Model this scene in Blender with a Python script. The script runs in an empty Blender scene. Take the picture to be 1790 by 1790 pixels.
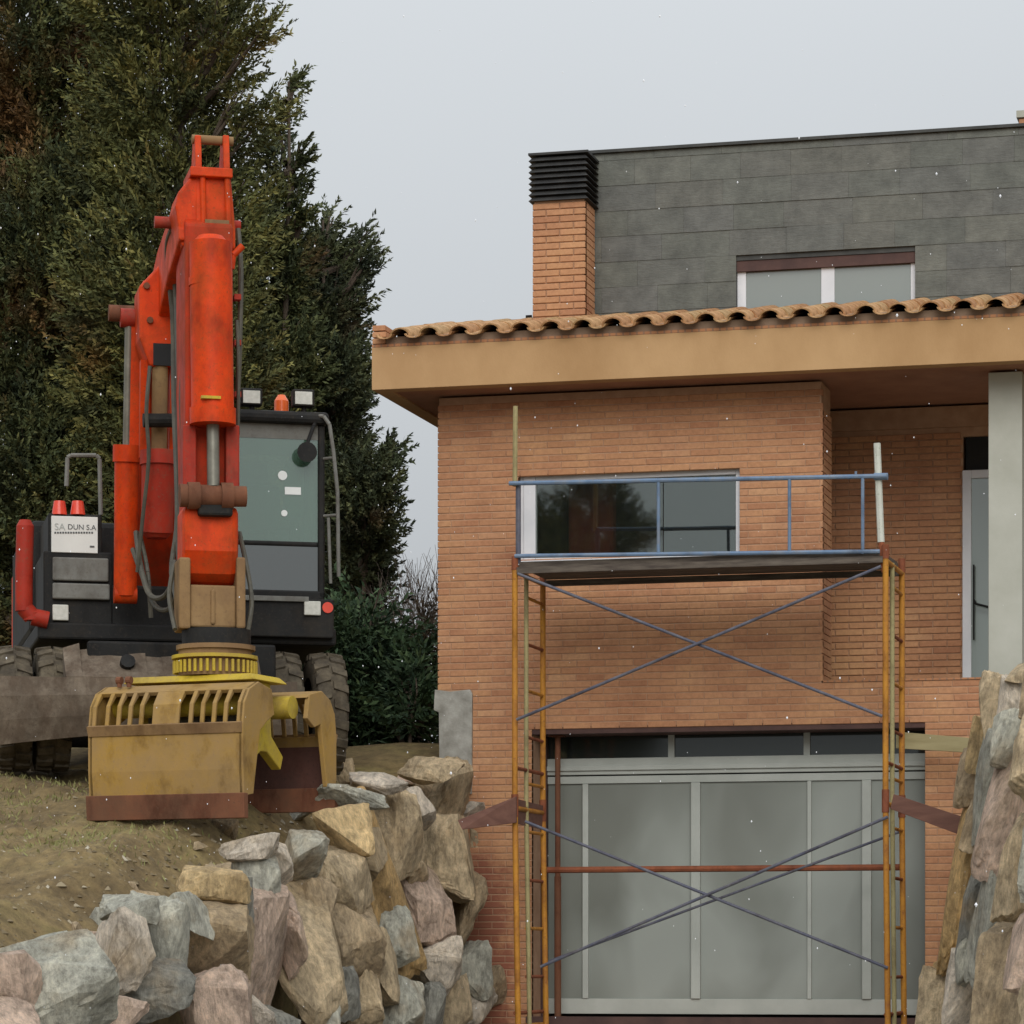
import bpy, bmesh, math, random
import numpy as np
from mathutils import Vector, Matrix, noise
R = math.radians
random.seed(7)
rng = np.random.default_rng(11)
scene = bpy.context.scene
col = scene.collection

# ------------------------------------------------------------------ camera, sky, sun, exposure
FPX, PX, HY, PHI, CD, CZ = 5570.0, 1000.0, 1680.0, R(-14), 26.1, 0.78
SN, CS = math.sin(PHI), math.cos(PHI)
CX = -CD * math.tan(PHI + math.atan((765 - PX) / FPX))
cam_data = bpy.data.cameras.new('camera')
cam = bpy.data.objects.new('camera', cam_data)
col.objects.link(cam)
cam.location = (CX, -CD, CZ)
cam.rotation_euler = (R(90), 0, -PHI)
cam_data.sensor_width = 36
cam_data.lens = FPX / 1790 * 36
cam_data.shift_x = (895 - PX) / 1790
cam_data.shift_y = (HY - 895) / 1790
cam_data.clip_start = 0.1
cam_data.clip_end = 3000
scene.camera = cam

SUN_EL, SUN_AZ = R(31), R(163)      # azimuth measured from +Y clockwise: sun stands behind the camera
world = bpy.data.worlds.new('World')
scene.world = world
world.use_nodes = True
wn, wl = world.node_tree.nodes, world.node_tree.links
wn.clear()
w_out = wn.new('ShaderNodeOutputWorld')
w_bg = wn.new('ShaderNodeBackground')
w_sky = wn.new('ShaderNodeTexSky')
w_sky.sky_type = 'NISHITA'
w_sky.sun_disc = False
w_sky.sun_elevation = SUN_EL
w_sky.sun_rotation = SUN_AZ
w_sky.dust_density = 4.0
w_hsv = wn.new('ShaderNodeHueSaturation')
w_hsv.inputs['Saturation'].default_value = 0.12
w_tc = wn.new('ShaderNodeTexCoord')
w_sep = wn.new('ShaderNodeSeparateXYZ')
w_rmp = wn.new('ShaderNodeMapRange')       # overcast dome: the zenith brighter than the horizon, all round
w_rmp.inputs['From Min'].default_value = 0.0
w_rmp.inputs['From Max'].default_value = 1.0
w_rmp.inputs['To Min'].default_value = 4.2
w_rmp.inputs['To Max'].default_value = 17.0
w_noise = wn.new('ShaderNodeTexNoise')
w_noise.inputs['Scale'].default_value = 2.6
w_noise.inputs['Detail'].default_value = 3.0
w_nr = wn.new('ShaderNodeMapRange')
w_nr.inputs['To Min'].default_value = 0.93
w_nr.inputs['To Max'].default_value = 1.07
w_mul = wn.new('ShaderNodeMath'); w_mul.operation = 'MULTIPLY'
w_col = wn.new('ShaderNodeVectorMath'); w_col.operation = 'SCALE'
w_col.inputs[0].default_value = (0.945, 1.0, 1.05)
w_mix = wn.new('ShaderNodeMix'); w_mix.data_type = 'RGBA'
w_mix.inputs['Factor'].default_value = 0.86
w_bg.inputs['Strength'].default_value = 0.095
wl.new(w_sky.outputs[0], w_hsv.inputs['Color'])
wl.new(w_tc.outputs['Generated'], w_sep.inputs[0])
wl.new(w_tc.outputs['Generated'], w_noise.inputs['Vector'])
wl.new(w_sep.outputs['Z'], w_rmp.inputs['Value'])
wl.new(w_noise.outputs[0], w_nr.inputs['Value'])
wl.new(w_rmp.outputs[0], w_mul.inputs[0])
wl.new(w_nr.outputs[0], w_mul.inputs[1])
wl.new(w_mul.outputs[0], w_col.inputs['Scale'])
wl.new(w_hsv.outputs[0], w_mix.inputs[6])
wl.new(w_col.outputs[0], w_mix.inputs[7])
wl.new(w_mix.outputs[2], w_bg.inputs['Color'])
wl.new(w_bg.outputs[0], w_out.inputs['Surface'])

sun_data = bpy.data.lights.new('sun', 'SUN')
sun_data.energy = 1.5
sun_data.angle = R(42)
sun_data.color = (1.0, 0.97, 0.92)
sun = bpy.data.objects.new('sun', sun_data)
col.objects.link(sun)
sdir = Vector((math.sin(SUN_AZ) * math.cos(SUN_EL), math.cos(SUN_AZ) * math.cos(SUN_EL), math.sin(SUN_EL)))
sun.rotation_euler = sdir.to_track_quat('Z', 'Y').to_euler()
sun.location = sdir * 50

vs = scene.view_settings
vs.view_transform = 'Standard'
vs.look = 'None'
vs.exposure = 0.0
vs.gamma = 1.0
vs.use_curve_mapping = False

# ------------------------------------------------------------------ measuring helpers (photo pixels -> places on known planes)
def ray(x, y):
    t, v = (x - PX) / FPX, (HY - y) / FPX
    return Vector((CS * t + SN, -SN * t + CS, v))
CAM = Vector((CX, -CD, CZ))
def atY(x, y, Y):
    r = ray(x, y); return CAM + r * ((Y + CD) / r.y)
def atX(x, y, X):
    r = ray(x, y); return CAM + r * ((X - CX) / r.x)
def at_plane(x, y, p, n):
    r = ray(x, y); return CAM + r * ((p - CAM).dot(n) / r.dot(n))
def depth_of(p):
    return (p.x - CX) * SN + (p.y + CD) * CS
TY = [-60, -30, -14, -9.86, -8.21, -6.97, -5.9, -4.59, -3.26, -1.9, -.25, 2, 60]
TZ = [-.95, -.75, .1, .70, 1.02, 1.2, 1.47, 1.77, 2.05, 2.29, 2.38, 2.42, 2.7]
def zt(Y):
    return float(np.interp(Y, TY, TZ))

# ------------------------------------------------------------------ materials
MATS = {}
def nodes_of(name):
    m = bpy.data.materials.new(name); m.use_nodes = True
    MATS[name] = m
    nt = m.node_tree
    return m, nt, nt.nodes['Principled BSDF']
def ramp(nt, stops):
    r = nt.nodes.new('ShaderNodeValToRGB')
    e = r.color_ramp.elements
    while len(e) < len(stops): e.new(0.5)
    for el, (p, c) in zip(e, stops):
        el.position = p; el.color = (*c, 1)
    return r
def coords(nt, kind='Object', scale=(1, 1, 1)):
    tc = nt.nodes.new('ShaderNodeTexCoord')
    mp = nt.nodes.new('ShaderNodeMapping')
    mp.inputs['Scale'].default_value = scale
    nt.links.new(tc.outputs[kind], mp.inputs['Vector'])
    return mp.outputs[0]
def noise_tex(nt, vec, scale, detail=5, rough=0.6, dist=0.0):
    n = nt.nodes.new('ShaderNodeTexNoise')
    n.inputs['Scale'].default_value = scale
    n.inputs['Detail'].default_value = detail
    n.inputs['Roughness'].default_value = rough
    n.inputs['Distortion'].default_value = dist
    nt.links.new(vec, n.inputs['Vector'])
    return n.outputs[0]
def mixc(nt, fac, a, b, mode='MIX'):
    m = nt.nodes.new('ShaderNodeMix'); m.data_type = 'RGBA'; m.blend_type = mode
    for sock, v in ((0, fac), (6, a), (7, b)):
        if hasattr(v, 'links'): nt.links.new(v, m.inputs[sock])
        elif sock == 0: m.inputs[0].default_value = v
        else: m.inputs[sock].default_value = (*v, 1)
    return m.outputs[2]
def bump(nt, b, height, strength=0.4, dist=0.02):
    n = nt.nodes.new('ShaderNodeBump')
    n.inputs['Strength'].default_value = strength
    n.inputs['Distance'].default_value = dist
    nt.links.new(height, n.inputs['Height'])
    nt.links.new(n.outputs[0], b.inputs['Normal'])
def simple(name, c1, c2, scale=6, rough=0.7, metal=0.0, bumps=0.25, bscale=40, bdist=0.004, kind='Object', stretch=(1, 1, 1), lo=.35, hi=.68):
    m, nt, b = nodes_of(name)
    v = coords(nt, kind, stretch)
    n = noise_tex(nt, v, scale)
    r = ramp(nt, [(lo, c1), (hi, c2)])
    nt.links.new(n, r.inputs[0])
    nt.links.new(r.outputs[0], b.inputs['Base Color'])
    b.inputs['Roughness'].default_value = rough
    b.inputs['Metallic'].default_value = metal
    if bumps: bump(nt, b, noise_tex(nt, v, bscale, 4), bumps, bdist)
    return m
def painted(name, paint, worn, dirt, dirt_amt=0.5, rough=0.45, scale=5.0, dscale=2.2, lowdirt=None):
    """old paint: base colour, worn streaks and a film of mud in patches"""
    m, nt, b = nodes_of(name)
    v = coords(nt, 'Object'); vs_ = coords(nt, 'Object', (1, 1, .6))
    n1 = noise_tex(nt, vs_, scale, 7, .65)
    r1 = ramp(nt, [(.42, paint), (.72, worn)])
    nt.links.new(n1, r1.inputs[0])
    n2 = noise_tex(nt, v, dscale, 8, .7)
    r2 = ramp(nt, [(.62 - dirt_amt * .3, (0, 0, 0)), (.82 - dirt_amt * .2, (1, 1, 1))])
    nt.links.new(n2, r2.inputs[0])
    fac = nt.nodes.new('ShaderNodeMath'); fac.operation = 'MULTIPLY'
    nt.links.new(r2.outputs[0], fac.inputs[0]); fac.inputs[1].default_value = .75
    c = mixc(nt, fac.outputs[0], r1.outputs[0], dirt)
    n4 = noise_tex(nt, coords(nt, 'Object', (1, 1, .65)), 5, 6, .65)
    r4 = ramp(nt, [(.30, (.62, .58, .56)), (.48, (1, 1, 1)), (.74, (1.10, 1.08, 1.06))]); nt.links.new(n4, r4.inputs[0])
    c = mixc(nt, 1, c, r4.outputs[0], 'MULTIPLY')
    n5 = noise_tex(nt, v, 45, 5, .7)
    r5 = ramp(nt, [(.56, (0, 0, 0)), (.66, (.6, .6, .6))]); nt.links.new(n5, r5.inputs[0])
    c = mixc(nt, r5.outputs[0], c, dirt)
    nt.links.new(c, b.inputs['Base Color'])
    rr = nt.nodes.new('ShaderNodeMapRange')
    rr.inputs['To Min'].default_value = rough; rr.inputs['To Max'].default_value = .9
    nt.links.new(fac.outputs[0], rr.inputs['Value'])
    nt.links.new(rr.outputs[0], b.inputs['Roughness'])
    b.inputs['Specular IOR Level'].default_value = .18
    bump(nt, b, noise_tex(nt, v, 30, 5), .2, .006)
    return m

def brick_material(name, island):
    m, nt, b = nodes_of(name)
    if island:
        src = nt.nodes.new('ShaderNodeNewGeometry').outputs['Random Per Island']
    else:
        src = nt.nodes.new('ShaderNodeObjectInfo').outputs['Random']
    r = ramp(nt, [(0, (.44, .212, .112)), (.3, (.505, .260, .134)), (.6, (.535, .280, .147)), (.85, (.475, .230, .120)), (1, (.56, .310, .170))])
    nt.links.new(src, r.inputs[0])
    geo = nt.nodes.new('ShaderNodeNewGeometry')
    n = noise_tex(nt, geo.outputs['Position'], 1.1, 6, .65)
    rr = ramp(nt, [(.30, (.70, .62, .60)), (.48, (.93, .90, .88)), (.66, (1.05, 1.09, 1.02))])
    nt.links.new(n, rr.inputs[0])
    c = mixc(nt, 1.0, r.outputs[0], rr.outputs[0], 'MULTIPLY')
    n2 = noise_tex(nt, geo.outputs['Position'], 26, 4, .7)
    r2 = ramp(nt, [(.3, (.82, .80, .78)), (.7, (1.1, 1.1, 1.1))])
    nt.links.new(n2, r2.inputs[0])
    c = mixc(nt, 1.0, c, r2.outputs[0], 'MULTIPLY')
    n6 = noise_tex(nt, geo.outputs['Position'], 3.4, 7, .75)
    sx = nt.nodes.new('ShaderNodeSeparateXYZ'); nt.links.new(geo.outputs['Position'], sx.inputs[0])
    mr = nt.nodes.new('ShaderNodeMapRange'); mr.inputs['From Min'].default_value = .95; mr.inputs['From Max'].default_value = .5; mr.inputs['To Max'].default_value = .75
    nt.links.new(sx.outputs['X'], mr.inputs['Value'])
    mz = nt.nodes.new('ShaderNodeMapRange'); mz.inputs['From Min'].default_value = 2.1; mz.inputs['From Max'].default_value = 1.4; mz.inputs['To Max'].default_value = .75
    nt.links.new(sx.outputs['Z'], mz.inputs['Value'])
    mm = nt.nodes.new('ShaderNodeMath'); mm.operation = 'MULTIPLY'; nt.links.new(mr.outputs[0], mm.inputs[0]); nt.links.new(mz.outputs[0], mm.inputs[1])
    ma = nt.nodes.new('ShaderNodeMath'); ma.operation = 'ADD'; nt.links.new(mm.outputs[0], ma.inputs[0]); nt.links.new(n6, ma.inputs[1])
    r6 = ramp(nt, [(.80, (0, 0, 0)), (.98, (.85, .85, .85))]); nt.links.new(ma.outputs[0], r6.inputs[0])
    c = mixc(nt, r6.outputs[0], c, (.24, .075, .045))      # red mud thrown against the foot of the wall
    nt.links.new(c, b.inputs['Base Color'])
    b.inputs['Roughness'].default_value = .88
    bump(nt, b, n2, .3, .004)
    return m
brick_material('brick_single', False)
brick_material('brick_joined', True)
simple('mortar', (.37, .215, .13), (.46, .285, .18), 9, .95, bumps=.4, bscale=70)
m_, nt_, b_ = nodes_of('brick_side')
bt = nt_.nodes.new('ShaderNodeTexBrick')
bt.inputs['Color1'].default_value = (.45, .21, .10, 1); bt.inputs['Color2'].default_value = (.40, .18, .085, 1)
bt.inputs['Mortar'].default_value = (.28, .16, .10, 1); bt.inputs['Scale'].default_value = 1
bt.inputs['Mortar Size'].default_value = .008; bt.inputs['Brick Width'].default_value = .25; bt.inputs['Row Height'].default_value = .058
tc_ = nt_.nodes.new('ShaderNodeTexCoord'); mp_ = nt_.nodes.new('ShaderNodeMapping'); mp_.inputs['Rotation'].default_value = (R(90), 0, R(90))
nt_.links.new(tc_.outputs['Object'], mp_.inputs[0]); nt_.links.new(mp_.outputs[0], bt.inputs['Vector'])
nt_.links.new(bt.outputs[0], b_.inputs['Base Color']); b_.inputs['Roughness'].default_value = .9
simple('render_tan', (.40, .235, .105), (.50, .31, .15), 1.6, .92, bumps=.35, bscale=60, stretch=(1, 1, .6))
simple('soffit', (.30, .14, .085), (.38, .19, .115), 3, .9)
simple('concrete', (.33, .32, .26), (.44, .43, .36), 3.5, .93, bumps=.4, bscale=30)
simple('concrete_foot', (.22, .21, .18), (.42, .41, .37), 6, .95, bumps=.6, bscale=22, bdist=.01)
simple('column_paint', (.40, .40, .34), (.48, .48, .42), 2.2, .9, bumps=.2)
simple('roof_deck', (.22, .15, .10), (.33, .23, .16), 5, .95)
simple('coping', (.03, .032, .03), (.06, .06, .055), 5, .7)
simple('white_frame', (.62, .63, .66), (.74, .74, .76), 3, .45, bumps=0)
simple('grey_frame', (.36, .38, .345), (.44, .46, .42), 2.5, .55, bumps=.1)
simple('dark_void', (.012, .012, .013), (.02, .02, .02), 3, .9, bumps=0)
simple('dark_lintel', (.06, .03, .026), (.10, .05, .04), 4, .8)
simple('louvre', (.018, .018, .018), (.035, .034, .032), 8, .6, bumps=.1)
# terracotta tiles: each tile its own shade
m_, nt_, b_ = nodes_of('roof_tile')
oi = nt_.nodes.new('ShaderNodeObjectInfo')
r_ = ramp(nt_, [(0, (.42, .21, .095)), (.4, (.51, .28, .13)), (.7, (.56, .33, .16)), (1, (.44, .29, .14))])
nt_.links.new(oi.outputs['Random'], r_.inputs[0])
v_ = coords(nt_, 'Object')
n_ = noise_tex(nt_, v_, 14, 6, .7)
rr_ = ramp(nt_, [(.38, (.45, .42, .30)), (.6, (1, 1, 1))])
nt_.links.new(n_, rr_.inputs[0])
nt_.links.new(mixc(nt_, 1, r_.outputs[0], rr_.outputs[0], 'MULTIPLY'), b_.inputs['Base Color'])
b_.inputs['Roughness'].default_value = .9
bump(nt_, b_, n_, .4, .006)
# slate
m_, nt_, b_ = nodes_of('slate')
oi = nt_.nodes.new('ShaderNodeObjectInfo')
r_ = ramp(nt_, [(0, (.106, .110, .094)), (.35, (.118, .122, .102)), (.6, (.112, .113, .102)), (.85, (.122, .120, .100)), (1, (.132, .136, .114))])
nt_.links.new(oi.outputs['Random'], r_.inputs[0])
geo = nt_.nodes.new('ShaderNodeNewGeometry')
n_ = noise_tex(nt_, geo.outputs['Position'], 5, 8, .72)
rr_ = ramp(nt_, [(.32, (.62, .62, .62)), (.7, (1.3, 1.3, 1.3))])
nt_.links.new(n_, rr_.inputs[0])
nt_.links.new(mixc(nt_, 1, r_.outputs[0], rr_.outputs[0], 'MULTIPLY'), b_.inputs['Base Color'])
b_.inputs['Roughness'].default_value = .62
bump(nt_, b_, noise_tex(nt_, coords(nt_, 'Object', (1, 1, 4)), 12, 7, .7), .5, .012)
# stones, tinted per object
m_, nt_, b_ = nodes_of('stone')
oi = nt_.nodes.new('ShaderNodeObjectInfo')
geo = nt_.nodes.new('ShaderNodeNewGeometry')
P_ = geo.outputs['Position']
n1 = noise_tex(nt_, P_, 3.2, 8, .7, .5)
r1 = ramp(nt_, [(.28, (.42, .41, .39)), (.5, (1, 1, 1)), (.70, (1.4, 1.38, 1.34))])
nt_.links.new(n1, r1.inputs[0])
c_ = mixc(nt_, 1, oi.outputs['Color'], r1.outputs[0], 'MULTIPLY')
n2 = noise_tex(nt_, P_, 2.1, 4, .6)
r2 = ramp(nt_, [(.52, (0, 0, 0)), (.68, (.6, .6, .6))])
nt_.links.new(n2, r2.inputs[0])
c_ = mixc(nt_, r2.outputs[0], c_, (.36, .25, .13))
n3 = noise_tex(nt_, coords(nt_, 'Object', (1.5, 1.5, .55)), 15, 9, .78)
r3 = ramp(nt_, [(.32, (.42, .42, .42)), (.60, (1.18, 1.18, 1.18))])
nt_.links.new(n3, r3.inputs[0])
c_ = mixc(nt_, 1, c_, r3.outputs[0], 'MULTIPLY')
nt_.links.new(c_, b_.inputs['Base Color'])
b_.inputs['Roughness'].default_value = .9
ad = nt_.nodes.new('ShaderNodeMath'); ad.operation = 'ADD'
nt_.links.new(n3, ad.inputs[0]); nt_.links.new(n1, ad.inputs[1])
bump(nt_, b_, ad.outputs[0], 1.0, .045)
# soil
m_, nt_, b_ = nodes_of('soil')
geo = nt_.nodes.new('ShaderNodeNewGeometry'); P_ = geo.outputs['Position']
n1 = noise_tex(nt_, P_, .9, 7, .65)
r1 = ramp(nt_, [(.36, (.145, .100, .045)), (.5, (.215, .155, .070)), (.66, (.235, .190, .074))])
nt_.links.new(n1, r1.inputs[0])
n2 = noise_tex(nt_, P_, 9, 8, .75)
r2 = ramp(nt_, [(.3, (.45, .44, .42)), (.68, (1.3, 1.28, 1.22))])
nt_.links.new(n2, r2.inputs[0])
nt_.links.new(mixc(nt_, 1, r1.outputs[0], r2.outputs[0], 'MULTIPLY'), b_.inputs['Base Color'])
b_.inputs['Roughness'].default_value = .97
bump(nt_, b_, n2, .8, .04)
simple('pebble', (.20, .16, .10), (.42, .37, .28), 3, .95, kind='Object')
simple('grass', (.15, .15, .05), (.28, .26, .10), 3, .9, bumps=0)
simple('driveway', (.20, .19, .17), (.30, .285, .255), 1.5, .95, bumps=.5, bscale=25)
simple('asphalt', (.045, .045, .045), (.07, .07, .068), 2, .95)
# machine paints
painted('orange_paint', (.64, .052, .003), (.42, .030, .004), (.22, .055, .014), .5, .5)
painted('orange_shaded', (.48, .034, .005), (.34, .026, .006), (.17, .048, .018), .55, .55)  # deeper red copy of orange_paint: the stick's shaded side put into its colour
painted('red_paint', (.36, .030, .014), (.28, .026, .016), (.16, .08, .05), .45, .55)
painted('yellow_mud', (.38, .225, .045), (.33, .205, .075), (.26, .175, .09), 1.0, .6, dscale=1.6)
painted('yellow_paint', (.54, .40, .03), (.46, .33, .04), (.27, .19, .08), .65, .55)
painted('tan_mud', (.26, .16, .07), (.31, .20, .095), (.17, .10, .055), .85, .7)
painted('rust', (.15, .060, .034), (.20, .085, .045), (.12, .065, .04), .6, .9)
painted('grab_inside', (.10, .045, .035), (.07, .035, .03), (.05, .03, .025), .6, .8)
painted('blade_mud', (.125, .094, .068), (.23, .19, .145), (.075, .058, .043), .75, .95, 9, 3.5)
painted('black_paint', (.012, .012, .012), (.020, .020, .019), (.045, .036, .027), .35, .6)
painted('grey_paint', (.17, .17, .155), (.21, .21, .19), (.12, .11, .09), .4, .6)
simple('rubber', (.02, .02, .019), (.035, .033, .03), 8, .85)
painted('tyre_mud', (.10, .082, .056), (.18, .15, .105), (.035, .03, .025), .85, .95, 7, 5)
simple('chrome', (.16, .15, .12), (.24, .23, .19), 8, .45, .5, bumps=0)
simple('hose', (.05, .047, .035), (.09, .08, .055), 8, .6)
simple('white_plate', (.60, .60, .57), (.70, .70, .66), 2, .5, bumps=0)
simple('print_dark', (.06, .065, .07), (.09, .09, .09), 4, .6, bumps=0)
simple('print_grey', (.36, .38, .36), (.42, .43, .41), 4, .6, bumps=0)
simple('lamp_lens', (.50, .50, .44), (.62, .61, .55), 30, .25, bumps=.3)
simple('red_lens', (.60, .045, .025), (.75, .07, .03), 6, .3, bumps=0)
simple('beacon', (.75, .13, .03), (.85, .18, .04), 6, .25, bumps=0)
simple('seat_cloth', (.03, .033, .035), (.05, .05, .05), 6, .9)
simple('green_cloth', (.05, .30, .07), (.09, .40, .10), 6, .8)
simple('white_patch', (.75, .78, .76), (.8, .82, .8), 4, .4, bumps=0)  # plain white for the small patches on the windscreen
# scaffold
painted('scaffold_orange', (.47, .215, .03), (.38, .16, .035), (.20, .07, .035), .45, .55, 9, 4)
painted('scaffold_rust', (.26, .085, .04), (.20, .07, .04), (.14, .05, .03), .5, .8, 9, 4)
painted('scaffold_blue', (.13, .20, .31), (.20, .25, .32), (.20, .19, .18), .35, .55, 9, 5)
painted('scaffold_steel', (.085, .09, .125), (.15, .15, .17), (.08, .065, .055), .4, .5, 9, 5)
painted('scaffold_pale', (.55, .56, .50), (.48, .49, .42), (.26, .30, .20), .3, .55, 9, 4)
painted('scaffold_olive', (.36, .31, .15), (.30, .26, .13), (.20, .15, .09), .3, .6, 9, 4)
simple('deck_board', (.055, .042, .034), (.14, .115, .09), 4, .9, stretch=(1, 8, 8))
simple('board_olive', (.27, .225, .11), (.35, .30, .16), 3, .85, stretch=(.6, 4, 6))
simple('board_brown', (.115, .05, .035), (.17, .08, .055), 3, .85, stretch=(.6, 4, 6))
simple('bark', (.07, .05, .035), (.13, .10, .075), 8, .95, stretch=(1, 1, .3), bumps=.6, bdist=.02)
simple('twig', (.10, .075, .06), (.16, .13, .11), 8, .95)
m_, nt_, b_ = nodes_of('snow'); b_.inputs['Base Color'].default_value = (.86, .87, .90, 1); b_.inputs['Roughness'].default_value = .8
def glassy(name, base, refl, rough=0.03, clear=0.0):
    """pane: dark body seen through, a share of mirror reflection, optionally some of the view behind"""
    m, nt, b = nodes_of(name)
    b.inputs['Base Color'].default_value = (*base, 1)
    b.inputs['Roughness'].default_value = .3
    b.inputs['Specular IOR Level'].default_value = 0.2
    g = nt.nodes.new('ShaderNodeBsdfGlossy'); g.inputs['Roughness'].default_value = rough
    g.inputs['Color'].default_value = (.92, .96, .94, 1)
    v = coords(nt, 'Object')
    bp = nt.nodes.new('ShaderNodeBump'); bp.inputs['Strength'].default_value = .03; bp.inputs['Distance'].default_value = .02
    nt.links.new(noise_tex(nt, v, 1.5, 2), bp.inputs['Height']); nt.links.new(bp.outputs[0], g.inputs['Normal'])
    fr = nt.nodes.new('ShaderNodeLayerWeight'); fr.inputs['Blend'].default_value = .25
    mr = nt.nodes.new('ShaderNodeMapRange'); mr.inputs['To Min'].default_value = refl; mr.inputs['To Max'].default_value = 1.0
    nt.links.new(fr.outputs['Fresnel'], mr.inputs['Value'])
    mx = nt.nodes.new('ShaderNodeMixShader')
    body = b.outputs[0]
    if clear:
        tr = nt.nodes.new('ShaderNodeBsdfTransparent'); tr.inputs['Color'].default_value = (.78, .88, .82, 1)
        m2 = nt.nodes.new('ShaderNodeMixShader'); m2.inputs[0].default_value = clear
        nt.links.new(b.outputs[0], m2.inputs[1]); nt.links.new(tr.outputs[0], m2.inputs[2])
        body = m2.outputs[0]
    nt.links.new(mr.outputs[0], mx.inputs[0]); nt.links.new(body, mx.inputs[1]); nt.links.new(g.outputs[0], mx.inputs[2])
    nt.links.new(mx.outputs[0], nt.nodes['Material Output'].inputs['Surface'])
    return m
glassy('window_glass', (.010, .012, .012), .14, .02)
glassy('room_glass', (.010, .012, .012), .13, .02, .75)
simple('reflection_red', (.35, .05, .035), (.45, .075, .05), 6, .9)  # colour of the added block that imitates a red reflection
glassy('attic_glass', (.20, .22, .20), .12, .15)
glassy('terrace_glass', (.20, .235, .215), .10, .10)
glassy('cab_glass', (.10, .19, .135), .12, .03, .5)
glassy('transom_glass', (.008, .012, .010), .03, .05)
# frosted garage panes
m_, nt_, b_ = nodes_of('frosted_pane')
n_ = noise_tex(nt_, coords(nt_, 'Object', (1, 1, .7)), 1.0, 3, .45, .4)
r_ = ramp(nt_, [(.36, (.160, .170, .146)), (.52, (.225, .242, .215)), (.66, (.30, .322, .292))])
nt_.links.new(n_, r_.inputs[0]); nt_.links.new(r_.outputs[0], b_.inputs['Base Color'])
b_.inputs['Roughness'].default_value = .5
# foliage
def foliage(name, stops, patch, patch_amt):
    m, nt, b = nodes_of(name)
    geo = nt.nodes.new('ShaderNodeNewGeometry')
    at = nt.nodes.new('ShaderNodeAttribute'); at.attribute_name = 'spray'
    av_ = nt.nodes.new('ShaderNodeMapRange'); av_.inputs['To Min'].default_value = -.22; av_.inputs['To Max'].default_value = .22
    nt.links.new(geo.outputs['Random Per Island'], av_.inputs['Value'])
    sm = nt.nodes.new('ShaderNodeMath'); sm.operation = 'ADD'; nt.links.new(at.outputs['Fac'], sm.inputs[0]); nt.links.new(av_.outputs[0], sm.inputs[1])
    r = ramp(nt, stops); nt.links.new(sm.outputs[0], r.inputs[0])
    n = noise_tex(nt, geo.outputs['Position'], .75, 4, .6)
    r2 = ramp(nt, [(.70 - patch_amt, (0, 0, 0)), (.80 - patch_amt, (.85, .85, .85))]); nt.links.new(n, r2.inputs[0])
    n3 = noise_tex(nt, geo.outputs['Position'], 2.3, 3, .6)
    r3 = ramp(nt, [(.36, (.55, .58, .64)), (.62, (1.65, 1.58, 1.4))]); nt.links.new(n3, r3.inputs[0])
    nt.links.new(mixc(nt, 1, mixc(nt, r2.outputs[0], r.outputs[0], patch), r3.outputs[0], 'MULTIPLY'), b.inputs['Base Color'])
    b.inputs['Roughness'].default_value = .75
    b.inputs['Specular IOR Level'].default_value = .25
    return m
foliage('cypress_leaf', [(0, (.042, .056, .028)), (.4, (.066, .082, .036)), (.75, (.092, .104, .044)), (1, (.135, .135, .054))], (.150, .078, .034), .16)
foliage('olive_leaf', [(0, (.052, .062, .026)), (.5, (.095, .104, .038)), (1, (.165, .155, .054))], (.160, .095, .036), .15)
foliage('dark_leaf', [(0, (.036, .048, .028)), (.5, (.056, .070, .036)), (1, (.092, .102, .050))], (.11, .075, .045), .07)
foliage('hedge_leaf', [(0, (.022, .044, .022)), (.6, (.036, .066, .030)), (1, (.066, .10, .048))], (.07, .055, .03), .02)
foliage('brown_leaf', [(0, (.085, .065, .045)), (.6, (.125, .095, .065)), (1, (.16, .13, .09))], (.05, .08, .05), .08)

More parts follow.
